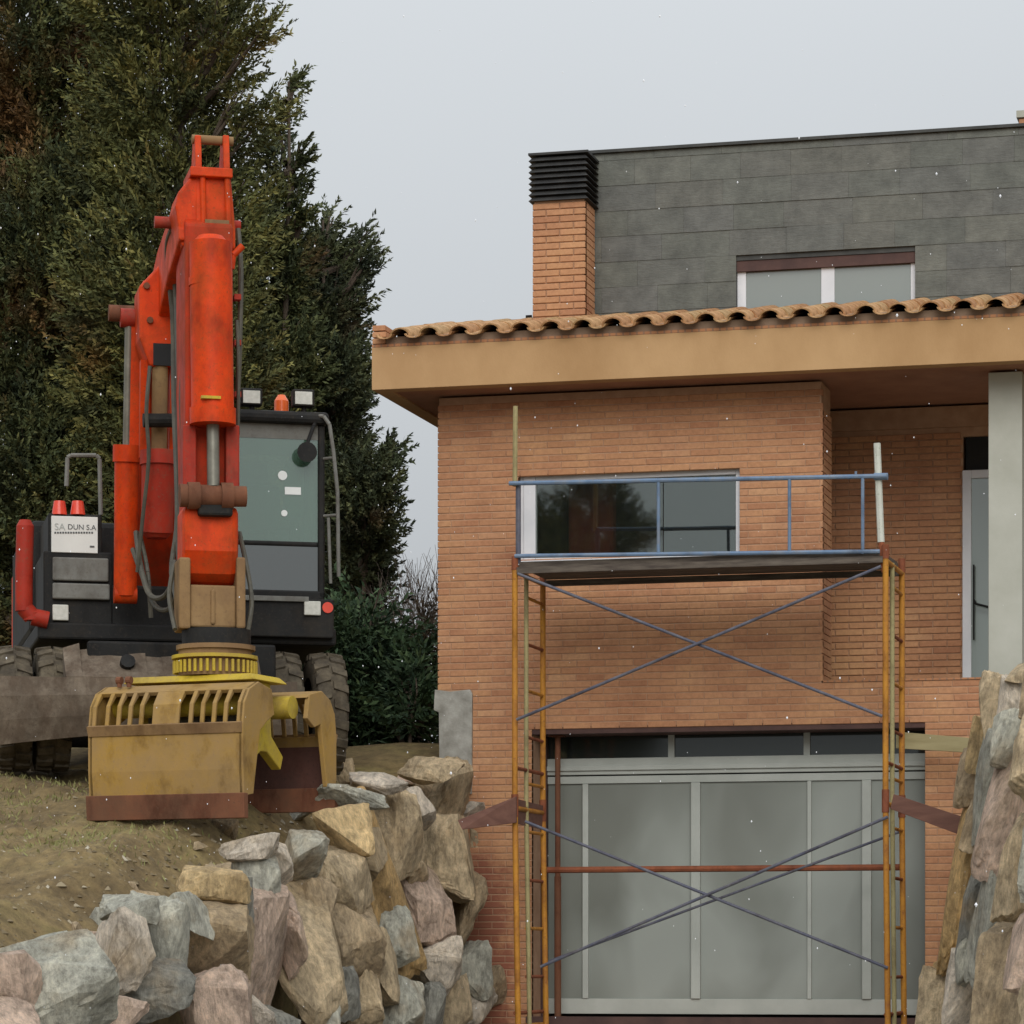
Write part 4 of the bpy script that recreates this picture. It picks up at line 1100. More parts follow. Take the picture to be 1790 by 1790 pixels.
lpart('work_light', 'lamp_lens', (532, 1051, 561, 1075, -.16, -.12), bevel=.008)
c = L(573, 1062, -.14); mb = MB(); mb.tube(c, c + Vector((0, .04, 0)), .045, seg=16); mb.build('reflector', 'red_lens', ex, smooth=True)
# --- boom
BX = L(280, 900, .1).x            # boom plane
def side_plate_prism(mb, poly, xa, xb): mb.prism(poly, lambda u, v, t: (t, u, v), xa, xb)
zk = L(240, 545, -.55).z          # knuckle height
zp = L(360, 405, -2.25).z         # stick pivot height
bw = .19
mb = MB()
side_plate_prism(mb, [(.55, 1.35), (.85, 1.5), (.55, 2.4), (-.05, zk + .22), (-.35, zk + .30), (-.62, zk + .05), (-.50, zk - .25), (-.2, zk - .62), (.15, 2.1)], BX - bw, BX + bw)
mb.build('lower_boom', 'orange_shaded', ex, .02)
mb = MB()
side_plate_prism(mb, [(-.30, zk - .22), (-.30, zk + .26), (-.9, zk + .42), (-1.6, zp + .22), (-2.3, zp + .16), (-2.38, zp - .10), (-1.6, zp - .22), (-.8, zk - .18)], BX - .13, BX + .13)
mb.build('upper_boom', 'orange_paint', ex, .02)
# cheek plate flared out at the knuckle, left of the stick
mb = MB(); q = [(318, 405), (318, 640), (262, 640), (244, 590), (243, 500), (300, 440)]
pts = [L(x, y, -1.0) for x, y in q]
mb.prism([(p.x, p.z) for p in pts], lambda u, v, t: (u, t, v), -1.0, -.62); mb.build('knuckle_housing', 'orange_paint', ex, .02)
mb = MB(); a, b = L(268, 600, -1.01), L(304, 640, -1.01); mb.box((a.x, -1.02, b.z), (b.x, -1.0, a.z)); mb.build('housing_gap', 'dark_void', ex)
mb = MB(); a = L(190, 547, -.55); b = L(330, 540, -.55); mb.tube(a, Vector((b.x, a.y, a.z)), .065, seg=14); mb.build('knuckle_pin', 'rust', ex, smooth=True)
# boom cylinders either side
for sgn in (0, 1):
    xt, xb_ = (226, 221) if sgn == 0 else (330, 332)
    top, mid, bot = L(xt, 556, -.62), L(xt - 4, 785, -.50), L(xb_ - 2, 1040, -.34)
    mb = MB(); mb.tube(mid, bot, .098, .092, 16); mb.tube(mid + (top - mid) * .03, mid - (top - mid) * .10, .112, seg=16); mb.tube(bot - Vector((.09, 0, 0)), bot + Vector((.09, 0, 0)), .07, seg=14)
    cyl = mb.build('boom_cylinder', 'orange_paint', ex, smooth=True)
    mb = MB(); mb.tube(top, mid, .034, seg=14); mb.build('rod', 'chrome', cyl, smooth=True)
    mb = MB(); off = Vector((.06 if sgn == 0 else -.06, -.03, 0)); mb.strip([top + off - Vector((.045, 0, 0)), mid + off - Vector((.045, 0, 0))], [top + off + Vector((.045, 0, 0)), mid + off + Vector((.045, 0, 0))], (0, .03, 0)); mb.build('rod_guard', 'orange_paint', cyl)
    mb = MB(); mb.tube(top - Vector((.07, 0, 0)), top + Vector((.07, 0, 0)), .075, seg=14); mb.build('eye', 'red_paint', cyl, smooth=True)
# adjusting cylinder under the boom, facing the camera
top, mid, bot = L(280, 630, -.95), L(278, 800, -.80), L(274, 930, -.70)
mb = MB(); mb.tube(mid, bot, .138, .125, 18); mb.tube(mid + Vector((0, 0, .05)), mid - Vector((0, 0, .06)), .15, seg=18); mb.tube(bot + Vector((0, 0, .0)), bot - Vector((0, 0, .05)), .125, .08, 18)
adj = mb.build('adjusting_cylinder', 'red_paint', ex, smooth=True)
mb = MB(); mb.tube(top, mid, .062, seg=14); mb.build('rod', 'tan_mud', adj, smooth=True)
for dx in (-.115, .115):
    mb = MB(); a, b = top + Vector((dx, 0, 0)), mid + Vector((dx, 0, 0)); mb.strip([a - Vector((.035, 0, 0)), b - Vector((.035, 0, 0))], [a + Vector((.035, 0, 0)), b + Vector((.035, 0, 0))], (0, .10, 0)); mb.build('strap', 'orange_paint', adj)
mb = MB(); a = L(250, 735, -.98); b = L(310, 735, -.98); mb.tube(a, b, .055, seg=12); mb.build('cross_pin', 'black_paint', adj)
mb = MB(); mb.box((BX - .42, .0, 1.1), (BX + .42, .75, 1.52)); mb.build('boom_foot', 'black_paint', ex, .03)
# --- stick
SLY = -2.25
zs0 = L(360, 1005, -2.3).z
sx = L(362, 700, SLY).x
sw = L(412, 700, SLY).x - L(362, 700, SLY).x
mb = MB()
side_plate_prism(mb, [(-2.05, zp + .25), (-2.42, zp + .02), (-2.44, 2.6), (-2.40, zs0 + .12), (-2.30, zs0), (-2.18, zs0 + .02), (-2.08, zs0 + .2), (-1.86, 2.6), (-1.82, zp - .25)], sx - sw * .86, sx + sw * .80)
stk = mb.build('stick', 'orange_shaded', ex, .025)
# head of the stick: two lugs with a pin, collar plate below
for (xa, xb) in ((341, 352), (390, 401)):
    a0 = L(xa, 235, SLY - .05); a1 = L(xb, 235, SLY - .05); b0 = L(xa - 3, 310, SLY - .05)
    mb = MB(); mb.prism([(SLY - .12, b0.z - .45), (SLY + .30, b0.z - .45), (SLY + .26, b0.z), (SLY + .10, a0.z), (SLY - .04, a0.z), (SLY - .10, b0.z)], lambda u, v, t: (t, u, v), a0.x, a1.x); mb.build('lug', 'orange_paint', stk, .008)
a, b = L(336, 242, SLY), L(408, 242, SLY); mb = MB(); mb.tube((a.x, a.y + .02, a.z), (b.x, a.y + .02, a.z), .035, seg=12); mb.build('pin', 'tan_mud', stk, smooth=True)
mb = MB(); a, b = L(332, 308, SLY - .13), L(406, 296, SLY - .13); mb.box((a.x, SLY - .16, a.z), (b.x, SLY + .3, b.z)); mb.build('collar_plate', 'orange_paint', stk, .008)
mb = MB(); q = [(332, 310), (404, 310), (412, 400), (412, 436), (318, 430), (306, 360), (312, 335)]; pts = [L(x, y, SLY - .10) for x, y in q]
mb.prism([(p.x, p.z) for p in pts], lambda u, v, t: (u, t, v), SLY - .10, SLY + .34); mb.build('stick_head', 'orange_paint', stk, .02)
for xp in (354, 397):
    a, b = L(xp, 310, SLY - .12), L(xp + 2, 392, SLY - .12); mb = MB(); mb.tube(a, b, .022); mb.build('rib', 'orange_paint', stk)
mb = MB(); a, b = L(358, 384, SLY - .13), L(400, 396, SLY - .13); mb.box((a.x, SLY - .15, b.z), (b.x, SLY - .09, a.z)); mb.build('pin_block', 'tan_mud', stk)
mb = MB(); a, b = L(270, 388, SLY + .3), L(420, 388, SLY + .3); mb.tube(a, (b.x, a.y, a.z), .045, seg=12); mb.build('pivot_pin', 'red_paint', stk, smooth=True)
mb = MB(); mb.tube(L(408, 446, SLY - .15), L(424, 430, SLY - .15), .026); mb.tube(L(405, 470, SLY - .15), L(408, 446, SLY - .15), .022); mb.build('bent_pipe', 'orange_paint', stk, smooth=True)
# bucket cylinder in front of the stick
ct, cm, ce, cr_ = L(368, 425, SLY - .30), L(372, 738, SLY - .33), L(373, 850, SLY - .34), None
mb = MB(); mb.tube(ct, cm, .155, .155, 24); mb.tube(cm + Vector((0, 0, .10)), cm - Vector((0, 0, .02)), .170, seg=24); mb.tube(ct - Vector((0, 0, .02)), ct + Vector((0, 0, .05)), .155, .09, 24); mb.tube(ct - Vector((0, 0, .32)), ct - Vector((0, 0, .26)), .160, seg=24)
bc = mb.build('bucket_cylinder', 'orange_paint', stk, smooth=True)
mb = MB(); mb.tube(cm, ce, .046, seg=14); mb.build('rod', 'chrome', bc, smooth=True)
mb = MB(); a, b = L(352, 693, SLY - .495), L(386, 693, SLY - .495); mb.box((a.x, a.y - .005, a.z - .012), (b.x, a.y + .05, a.z + .008)); mb.build('stripe', 'yellow_paint', bc)
for dx, xx in ((-.0, 330), (0, 405)):
    mb = MB(); a, b = L(xx, 745, SLY - .22), L(xx, 860, SLY - .22); mb.box((a.x - .05, SLY - .28, b.z), (a.x + .05, SLY - .1, a.z)); mb.build('cheek', 'red_paint', stk, .01)
mb = MB(); a, b = L(314, 866, SLY - .34), L(430, 868, SLY - .34); mb.tube(a, b, .085, .076, 16); mb.tube(a.lerp(b, .12), a.lerp(b, .30), .10, seg=16); mb.tube(a.lerp(b, .62), a.lerp(b, .80), .10, seg=16); mb.build('link_pin', 'rust', stk, smooth=True)
mb = MB(); a, b = L(345, 880, SLY - .30), L(405, 905, SLY - .30); mb.box((a.x, SLY - .38, b.z), (b.x, SLY - .18, a.z)); mb.build('link_gap', 'black_paint', stk, .02)
tip = L(366, 985, SLY - .2)
mb = MB(); hw = .205; side_plate_prism(mb, [(SLY - .30, tip.z + .42), (SLY + .1, tip.z + .42), (SLY + .12, tip.z - .02), (SLY + .04, tip.z - .13), (SLY - .12, tip.z - .16), (SLY - .24, tip.z - .08), (SLY - .31, tip.z + .08)], tip.x - hw, tip.x + hw)
mb.build('stick_tip', 'orange_paint', stk, .05)
for zz in (470, 560, 650):
    a = L(330, zz, SLY - .13)
    mb = MB(); mb.tube(a, a + Vector((0, -.02, 0)), .022, seg=8); mb.build('bolt', 'rust', stk)
for xx, yy in ((256, 500), (262, 560), (300, 470), (306, 560)):
    a = L(xx, yy, -1.0); mb = MB(); mb.tube(a, a + Vector((0, -.025, 0)), .026, seg=8); mb.build('bolt', 'rust', ex)
for k, zz in enumerate((520, 600, 690)):
    a = L(416, zz, SLY - .1); mb = MB(); mb.box((a.x - .03, a.y - .03, a.z - .02), (a.x + .02, a.y + .05, a.z + .02)); mb.build('hose_clamp', 'red_paint', stk)
# hoses
for (pts_, r) in (([(312, 400, -1.9), (300, 430, -1.6), (308, 520, -1.5), (312, 640, -1.7), (318, 800, -1.9), (312, 950, -2.0), (322, 1040, -2.2)], .022),
                  ([(300, 400, -1.9), (292, 440, -1.5), (302, 560, -1.4), (304, 700, -1.5), (310, 900, -1.8), (300, 1000, -1.9), (316, 1070, -2.2)], .020),
                  ([(238, 930, -.6), (246, 990, -.8), (262, 1040, -1.0), (290, 1040, -1.4), (312, 990, -1.8)], .022),
                  ([(232, 960, -.6), (250, 1010, -.8), (272, 1060, -1.0), (300, 1060, -1.4), (318, 1000, -1.9)], .020),
                  ([(246, 940, -.6), (258, 1000, -.8), (264, 1080, -.8)], .018),
                  ([(262, 640, -1.05), (256, 720, -1.05), (260, 800, -1.0), (250, 900, -.9), (240, 1000, -.8)], .016),
                  ([(318, 470, -1.8), (322, 560, -2.0), (317, 700, -2.1), (322, 850, -2.1), (316, 960, -2.2), (320, 1020, -2.35)], .018),
                  ([(432, 1110, -2.5), (440, 1050, -2.45), (430, 985, -2.35), (418, 930, -2.3)], .018),
                  ([(306, 1100, -2.5), (296, 1040, -2.3), (306, 980, -2.2)], .018),
                  ([(416, 400, -2.2), (421, 470, -2.25), (419, 600, -2.3), (415, 700, -2.3)], .020),
                  ([(414, 560, -2.35), (417, 640, -2.4), (416, 760, -2.4)], .014)):
    P = [L(*p) for p in pts_]
    fine = []
    for i in range(len(P) - 1):
        p0, p1, p2, p3 = P[max(0, i - 1)], P[i], P[i + 1], P[min(len(P) - 1, i + 2)]
        for k in range(5):
            t = k / 5
            fine.append(.5 * ((2 * p1) + (p2 - p0) * t + (2 * p0 - 5 * p1 + 4 * p2 - p3) * t * t + (3 * p1 - p0 - 3 * p2 + p3) * t ** 3))
    fine.append(P[-1]); mb = MB(); mb.path(fine, r, 8); mb.build('hydraulic_hose', 'hose', ex, smooth=True)
# --- clamshell grab
gcen = L(372, 1180, -2.45)
grab = empty('grab'); grab.parent = ex
grab['label'] = 'muddy yellow clamshell grab with slotted shells, resting open'
mb = MB(); a, b = L(318, 1008, -2.5), L(424, 1100, -2.5)
for xx0, xx1 in ((312, 332), (412, 428)):
    a0, b0 = L(xx0, 975, -2.5), L(xx1, 1100, -2.5); mb.box((a0.x, -2.55, b0.z), (b0.x, -2.2, a0.z))
a, b = L(332, 1022, -2.5), L(412, 1098, -2.5); mb.box((a.x, -2.52, b.z), (b.x, -2.25, a.z)); a, b = L(368, 1030, -2.52), L(376, 1092, -2.52); mb.box((a.x, -2.54, b.z), (b.x, -2.5, a.z))
mb.build('hanger', 'tan_mud', grab, .015)
def disc(name, xa, xb, yt, yb, mat, seg=32):
    a, b = L(xa, (yt + yb) / 2, -2.42), L(xb, (yt + yb) / 2, -2.42); zt_, zb_ = L(300, yt, -2.42).z, L(300, yb, -2.42).z
    c = (a + b) / 2; mb = MB(); mb.tube((c.x, -2.42, zb_), (c.x, -2.42, zt_), (b.x - a.x) / 2, seg=seg); return mb.build(name, mat, grab, smooth=True), c, zb_
disc('rotator', 318, 438, 1100, 1128, 'black_paint'); disc('rotator_flange', 308, 446, 1128, 1136, 'tan_mud'); disc('slew_gear', 300, 450, 1146, 1152, 'yellow_paint')
_, gc, gz = disc('gear_ring', 312, 440, 1136, 1182, 'tan_mud')
mb = MB()
for k in range(40):
    a = 2 * math.pi * k / 40; r0 = .30
    mb.tube((gc.x + math.cos(a) * r0, -2.42 + math.sin(a) * r0, gz + .02), (gc.x + math.cos(a) * r0, -2.42 + math.sin(a) * r0, gz + .11), .012, seg=6)
mb.build('gear_teeth', 'yellow_paint', grab)
# grab frame: axes: w along the shell width, a the opening direction
BETA = R(36)
wv = Vector((math.cos(BETA), -math.sin(BETA), 0)); av = Vector((math.sin(BETA), math.cos(BETA), 0))
ztop = L(350, 1184, -2.42).z
hin = L(360, 1222, -2.42).z
GO = Vector((gc.x - .07, -2.40, 0))
def G(w, a, z): return GO + wv * w + av * a + Vector((0, 0, z))
mb = MB(); mb.hexa([G(-.55, -.26, ztop - .05), G(.55, -.26, ztop - .05), G(.55, .26, ztop - .05), G(-.55, .26, ztop - .05), G(-.50, -.22, ztop), G(.50, -.22, ztop), G(.50, .22, ztop), G(-.50, .22, ztop)])
mb.build('head_plate', 'yellow_paint', grab, .01)
W2 = .63
for s in (-1, 1):      # end frames with forked feet
    q = [(-.10, ztop - .05), (.10, ztop - .05), (.10, hin - .10), (.12, hin - .28), (.30, hin - .42), (.26, hin - .52), (.05, hin - .40), (-.05, hin - .40), (-.26, hin - .52), (-.30, hin - .42), (-.12, hin - .28), (-.10, hin - .10)]
    mb = MB(); mb.prism(q, lambda u, v, t: tuple(G(t, u, v)), s * (W2 - .22), s * (W2 - .14)); mb.build('end_frame', 'yellow_paint', grab, .01)
mb = MB(); mb.tube(G(-.42, 0, hin - .16), G(.42, 0, hin - .16), .11, seg=16); mb.build('centre_tube', 'grey_paint', grab, smooth=True)
for s in (-1, 1):
    mb = MB(); mb.tube(G(-.60, s * .24, hin - .06), G(.60, s * .24, hin - .06), .085, seg=16); mb.build('shell_hinge', 'yellow_paint', grab, smooth=True)
zg = [zt((ex.matrix_world.translation if False else EO).y) for _ in (0,)][0]
def shell(s, zlow, name='shell'):
    """s = -1: the shell facing the camera; profile runs from the hinge over the shoulder down to the cutting edge"""
    zt1 = hin + .06
    prof = [(.16, zt1 - .02), (.36, zt1 + .02), (.50, zt1 - .04), (.575, zt1 - .14), (.60, zt1 - .30), (.60, zt1 - .62), (.58, zlow)]
    root = MB()
    th = .028
    inner = [(u - th * .9, v - (th if i < 3 else 0)) for i, (u, v) in enumerate(prof)]
    def P(w, u, v): return G(w + (.06 if s > 0 else 0), s * u + (.16 if s > 0 else 0), v)
    def sheet(mb, w0, w1, i0, i1):
        a = prof[i0:i1 + 1]; b = inner[i0:i1 + 1]
        n = len(a)
        V = [P(w0, *p) for p in a] + [P(w1, *p) for p in a] + [P(w0, *p) for p in b] + [P(w1, *p) for p in b]
        F = []
        for i in range(n - 1):
            F += [(i, i + 1, n + i + 1, n + i), (2 * n + i, 3 * n + i, 3 * n + i + 1, 2 * n + i + 1), (i, 2 * n + i, 2 * n + i + 1, i + 1), (n + i, n + i + 1, 3 * n + i + 1, 3 * n + i)]
        F += [(0, n, 3 * n, 2 * n), (n - 1, 3 * n - 1, 4 * n - 1, 2 * n - 1)]
        mb.add(V, F)
    sheet(root, -W2, W2, 0, 2)                 # shoulder
    sheet(root, -W2, W2, 4, 6)                 # lower plate
    sheet(root, -.11, .11, 2, 4)               # solid middle between the two rows of slots
    sheet(root, -W2, -W2 + .05, 2, 4); sheet(root, W2 - .05, W2, 2, 4)
    for side in (-1, 1):                       # bars between the slots
        for k in range(4):
            wc = side * (.11 + (k + 1) * (W2 - .16) / 5); sheet(root, wc - .016, wc + .016, 2, 4)
    sh = root.build(name, 'yellow_mud', grab, .006)
    for side in (-1, 1):                       # curved cheek plates
        arc = [(.58, zlow), (.44, zlow + .02), (.38, zlow + .30), (.34, zlow + .48), (.24, zt1 - .26), (.12, zt1 - .20)]
        q = prof + arc
        mb = MB(); mb.prism(q, lambda u, v, t: tuple(P(t, u, v)), side * (W2 - .03), side * (W2 + .008)); mb.build('cheek_plate', 'yellow_mud', sh, .006)
    mb = MB(); V0 = .06
    mb.hexa([P(-W2, .61, zt1 - .36), P(W2, .61, zt1 - .36), P(W2, .598, zt1 - .36), P(-W2, .598, zt1 - .36), P(-W2, .635, zt1 - .29), P(W2, .635, zt1 - .29), P(W2, .598, zt1 - .28), P(-W2, .598, zt1 - .28)])
    mb.build('wear_strip', 'tan_mud', sh)
    mb = MB(); mb.hexa([P(-W2 - .02, .60, zlow - .16), P(W2 + .02, .60, zlow - .16), P(W2 + .02, .54, zlow - .16), P(-W2 - .02, .54, zlow - .16), P(-W2 - .02, .615, zlow + .02), P(W2 + .02, .615, zlow + .02), P(W2 + .02, .545, zlow + .02), P(-W2 - .02, .545, zlow + .02)])
    mb.build('cutting_edge', 'rust', sh, .005)
    mb = MB(); mb.hexa([P(-W2 + .04, .565, zlow + .02), P(W2 - .04, .565, zlow + .02), P(W2 - .04, .555, zlow + .02), P(-W2 + .04, .555, zlow + .02), P(-W2 + .04, .57, zt1 - .38), P(W2 - .04, .57, zt1 - .38), P(W2 - .04, .56, zt1 - .38), P(-W2 + .04, .56, zt1 - .38)])
    mb.build('inner_lining', 'grab_inside', sh)
    for k in (-.48, -.40, .0):
        if s < 0 and k < 0:
            mb = MB(); mb.tube(P(k, .42, zt1 + .01), P(k, .42, zt1 + .06), .018); mb.tube(P(k - .02, .42, zt1 + .06), P(k + .02, .42, zt1 + .06), .028, seg=10); mb.build('lifting_eye', 'rust', sh)
    return sh
z_low_near = L(280, 1392, -3.0).z
shell(-1, z_low_near); shell(1, z_low_near + .10)

# ================================================================== TREES
def quad_mesh(name, C, U, Vv, mat, tint=None):
    """n leaf quads: centre C, half-axes U (length) and Vv (width); a pointed kite each"""
    n = len(C)
    P = np.empty((n, 4, 3))
    P[:, 0] = C - U; P[:, 1] = C + Vv - U * .1; P[:, 2] = C + U; P[:, 3] = C - Vv - U * .1
    me = bpy.data.meshes.new(name)
    me.vertices.add(n * 4); me.vertices.foreach_set('co', P.reshape(-1))
    me.loops.add(n * 4); me.loops.foreach_set('vertex_index', np.arange(n * 4))
    me.polygons.add(n); me.polygons.foreach_set('loop_start', np.arange(n) * 4)
    try: me.polygons.foreach_set('loop_total', np.full(n, 4))
    except Exception: pass
    me.update(); me.validate(); me.materials.append(MATS[mat])
    if tint is not None:
        at = me.attributes.new('spray', 'FLOAT', 'FACE'); at.data.foreach_set('value', tint.astype(np.float32))
    return me
def unit(a): return a / np.maximum(1e-6, np.linalg.norm(a, axis=1, keepdims=True))
def sprays(lobes, axis_xy, dens, leaf, per, up=.7, out=.8, wide=.35, spray_len=.34, shell=.55):
    """leafy sprays through the lobes; lobes: (centre, (rx, ry, rz))"""
    Cs, Us, Vs, Ts = [], [], [], []
    for c, rad in lobes:
        vol = 4.19 * rad[0] * rad[1] * rad[2]
        n = max(12, int(dens * vol ** .82))
        d = unit(rng.normal(size=(n, 3)))
        rr = (shell + (1 - shell) * rng.random(n)) ** .8
        rr = np.where(rng.random(n) < .3, rng.random(n) ** .5, rr)
        B = np.array(c) + d * rr[:, None] * np.array(rad)
        ax = np.stack([np.full(n, axis_xy[0]), np.full(n, axis_xy[1]), B[:, 2]], 1)
        o = unit(B - ax); o[:, 2] = 0
        dirn = unit(o * out + np.array([0, 0, up]) + d * .45 + rng.normal(size=(n, 3)) * .28)
        ln = spray_len * rng.uniform(.5, 1.25, n)
        tn = rng.random(n)
        for k in range(per):
            t = (k + rng.random(n)) / per
            side = unit(np.cross(dirn, rng.normal(size=(n, 3))))
            sp = side * (wide * ln * (1 - .8 * t) * rng.uniform(.1, 1, n))[:, None]
            C = B + dirn * (ln * (t - .25))[:, None] + sp + np.array([0, 0, 1.0]) * (.12 * ln * t * t)[:, None]
            U = unit(dirn * .8 + side * rng.uniform(.3, 1.0, n)[:, None]) * (leaf * rng.uniform(.6, 1.3, n))[:, None]
            V = unit(np.cross(U, rng.normal(size=(n, 3)))) * (leaf * .36 * rng.uniform(.7, 1.2, n))[:, None]
            Cs.append(C); Us.append(U); Vs.append(V); Ts.append(tn)
    return np.concatenate(Cs), np.concatenate(Us), np.concatenate(Vs), np.concatenate(Ts)
def make_tree(name, label, cat, Y, base_px, lobes_px, mat, dens=330, leaf=.036, per=34, group=None, trunk_r=.16, up=.55, out=.95, thick=1.0, spray_len=.50, wide=.24):
    """lobes_px: (x, y, rx, ry[, dY]) measured in the photograph; each gets its own depth and thickness"""
    b = atY(base_px, 1300, Y); base = Vector((b.x, Y, zt(Y) - .12))
    root = empty(name, base); tag(root, label, cat, group)
    lobes = []
    for lb in lobes_px:
        x, y, rx, ry = lb[:4]; dY = lb[4] if len(lb) > 4 else rng.uniform(-.5, .5)
        p = atY(x, y, Y + dY); s = FPX / depth_of(p)
        r = rx / s
        lobes.append((p - base, (r, r * thick, ry / s)))
    C, U, V, T = sprays(lobes, (0, 0), dens, leaf, per, up, out, wide, spray_len)
    me = quad_mesh('crown', C, U, V, mat, T); link('crown', me, root)
    mb = MB(); top = max(c.z for c, r in lobes); n = 7; prev = Vector((0, 0, -.15)); 
    for k in range(1, n + 1):
        z = top * k / n; q = Vector((math.sin(k * 1.3) * .05, math.cos(k * 1.7) * .05, z))
        mb.tube(prev, q, trunk_r * (1 - .82 * (k - 1) / n), trunk_r * (1 - .82 * k / n), 9, False); prev = q
    for c, r in lobes:
        z0 = max(.3, c.z - .55 * math.hypot(c.x, c.y) - r[2] * .5); a = Vector((0, 0, min(z0, top * .97)))
        mid = a.lerp(c, .55) + Vector((0, 0, -.08)); mb.tube(a, mid, .045, .03, 6, False); mb.tube(mid, c, .03, .012, 6, False)
        for k in range(4):
            e = c + Vector((rng.normal() * r[0] * .5, rng.normal() * r[1] * .5, abs(rng.normal()) * r[2] * .5)); mb.tube(mid, e, .018, .006, 5, False)
    mb.build('trunk', 'bark', root, smooth=True)
    return root
GT = 'conifers behind the excavator'
make_tree('conifer_tree', 'broad dark conifer with brown dead patches, at the outer end of the row', 'tree', 5.2, 60,
          [(30, 60, 130, 150), (110, 190, 130, 150), (20, 330, 120, 160), (120, 420, 140, 160), (30, 560, 130, 170), (130, 640, 140, 150), (40, 800, 130, 160), (130, 860, 130, 150), (30, 1000, 120, 150), (-90, 200, 110, 200), (-90, 600, 120, 260), (-80, 950, 110, 200), (60, -110, 110, 140), (-40, -150, 90, 120)], 'cypress_leaf', dens=390, trunk_r=.2)
make_tree('conifer_tree', 'tall olive green conifer with sky showing through its top, rising behind the boom', 'tree', 4.4, 310,
          [(240, 10, 110, 70), (330, 60, 90, 80), (400, 55, 58, 40), (452, 62, 28, 24), (350, 150, 56, 44), (250, 160, 100, 90), (408, 130, 34, 26), (415, 185, 24, 30), (300, 260, 90, 80), (385, 255, 46, 50), (210, 330, 90, 100), (440, 230, 44, 34), (300, 400, 110, 110), (400, 400, 70, 110), (220, 520, 100, 130), (340, 560, 110, 130), (240, 700, 120, 130), (380, 700, 100, 120), (260, 860, 120, 130), (390, 880, 100, 120), (300, -80, 90, 80), (400, -10, 34, 26)], 'olive_leaf', dens=360, trunk_r=.17)
make_tree('conifer_tree', 'slim conifer with a bent feathery tip rising beside the tall one', 'tree', 5.6, 500,
          [(513, 145, 8, 24), (502, 190, 13, 30), (492, 240, 20, 44), (480, 300, 36, 52), (516, 310, 20, 34), (526, 270, 9, 22), (486, 380, 47, 60), (531, 380, 11, 26), (466, 460, 56, 80), (516, 470, 32, 60), (476, 580, 72, 90), (466, 700, 81, 100), (466, 820, 81, 90), (526, 650, 54, 80)], 'cypress_leaf', dens=640, trunk_r=.07, spray_len=.30)
make_tree('conifer_tree', 'dark ragged conifer with two pointed crowns close to the eave corner', 'tree', 6.4, 560,
          [(578, 392, 16, 26), (571, 430, 33, 34), (626, 430, 14, 34), (641, 460, 12, 26), (606, 480, 40, 30), (566, 510, 50, 50), (618, 530, 24, 26), (546, 600, 69, 60), (596, 600, 36, 50), (556, 700, 80, 70), (616, 690, 33, 40), (546, 800, 80, 80), (596, 780, 43, 60), (556, 900, 80, 80), (586, 1000, 69, 70), (555, 470, 56, 60), (550, 560, 70, 70), (545, 650, 80, 80), (545, 760, 85, 85), (600, 660, 44, 60), (560, 860, 85, 80), (610, 870, 46, 60), (620, 950, 40, 50)], 'dark_leaf', dens=620, trunk_r=.07, spray_len=.33)
make_tree('conifer_tree', 'low spreading conifer beside the cab, seen against sky next to the brick corner', 'tree', 4.6, 640,
          [(676, 805, 19, 22), (686, 790, 14, 16), (656, 840, 42, 40), (686, 868, 23, 20), (636, 900, 58, 50), (676, 935, 19, 18), (626, 970, 55, 50), (646, 1010, 33, 40), (616, 1060, 58, 50), (596, 860, 39, 60), (630, 850, 40, 50), (625, 930, 50, 50), (640, 1000, 50, 40)], 'dark_leaf', dens=600, trunk_r=.05, spray_len=.28)
make_tree('undergrowth_shrub', 'dark shadowed undergrowth shrub behind the excavator wheels', 'shrub', 6.8, 60, [(-40, 1150, 90, 120), (60, 1180, 90, 110), (-30, 1290, 90, 70), (80, 1300, 90, 70), (150, 1150, 80, 110)], 'dark_leaf', dens=520, leaf=.05, per=14, trunk_r=.05, up=.3, thick=.7)
make_tree('undergrowth_shrub', 'dark undergrowth shrub seen below the excavator chassis', 'shrub', 6.4, 300, [(220, 1180, 90, 110), (320, 1190, 90, 100), (240, 1300, 90, 70), (350, 1300, 90, 70), (430, 1170, 80, 110), (440, 1290, 80, 70)], 'dark_leaf', dens=520, leaf=.05, per=14, trunk_r=.05, up=.3, thick=.7)
make_tree('undergrowth_shrub', 'dark undergrowth shrub beyond the dual wheels on the cab side', 'shrub', 5.8, 540, [(520, 1150, 80, 110), (600, 1130, 80, 110), (520, 1280, 80, 80), (610, 1270, 80, 80), (690, 1210, 60, 70), (700, 1300, 70, 50)], 'dark_leaf', dens=520, leaf=.05, per=14, trunk_r=.05, up=.3, thick=.7)
GH = 'hedge shrubs beside the house corner'
make_tree('hedge_shrub', 'dark green leafy hedge shrub between excavator cab and brick corner', 'shrub', 2.6, 640,
          [(620, 1110, 60, 70), (660, 1150, 60, 70), (630, 1220, 70, 70), (580, 1160, 60, 80), (690, 1200, 46, 60), (640, 1285, 80, 40), (590, 1280, 60, 50)], 'hedge_leaf', dens=800, leaf=.045, per=14, trunk_r=.04, up=.2, out=.9)
make_tree('hedge_shrub', 'low dark green shrub tucked against the concrete footing', 'shrub', 1.6, 722,
          [(715, 1190, 40, 40), (720, 1240, 44, 44), (748, 1230, 20, 50), (690, 1255, 40, 36)], 'hedge_leaf', dens=900, leaf=.045, per=14, trunk_r=.03, up=.2, out=.9)
make_tree('winter_shrub', 'brownish half bare shrub behind the hedge by the brick corner', 'shrub', 4.2, 735,
          [(735, 1120, 34, 40), (750, 1160, 30, 44), (715, 1150, 34, 36), (748, 1085, 16, 20)], 'brown_leaf', dens=520, leaf=.04, per=10, trunk_r=.04, up=.5)
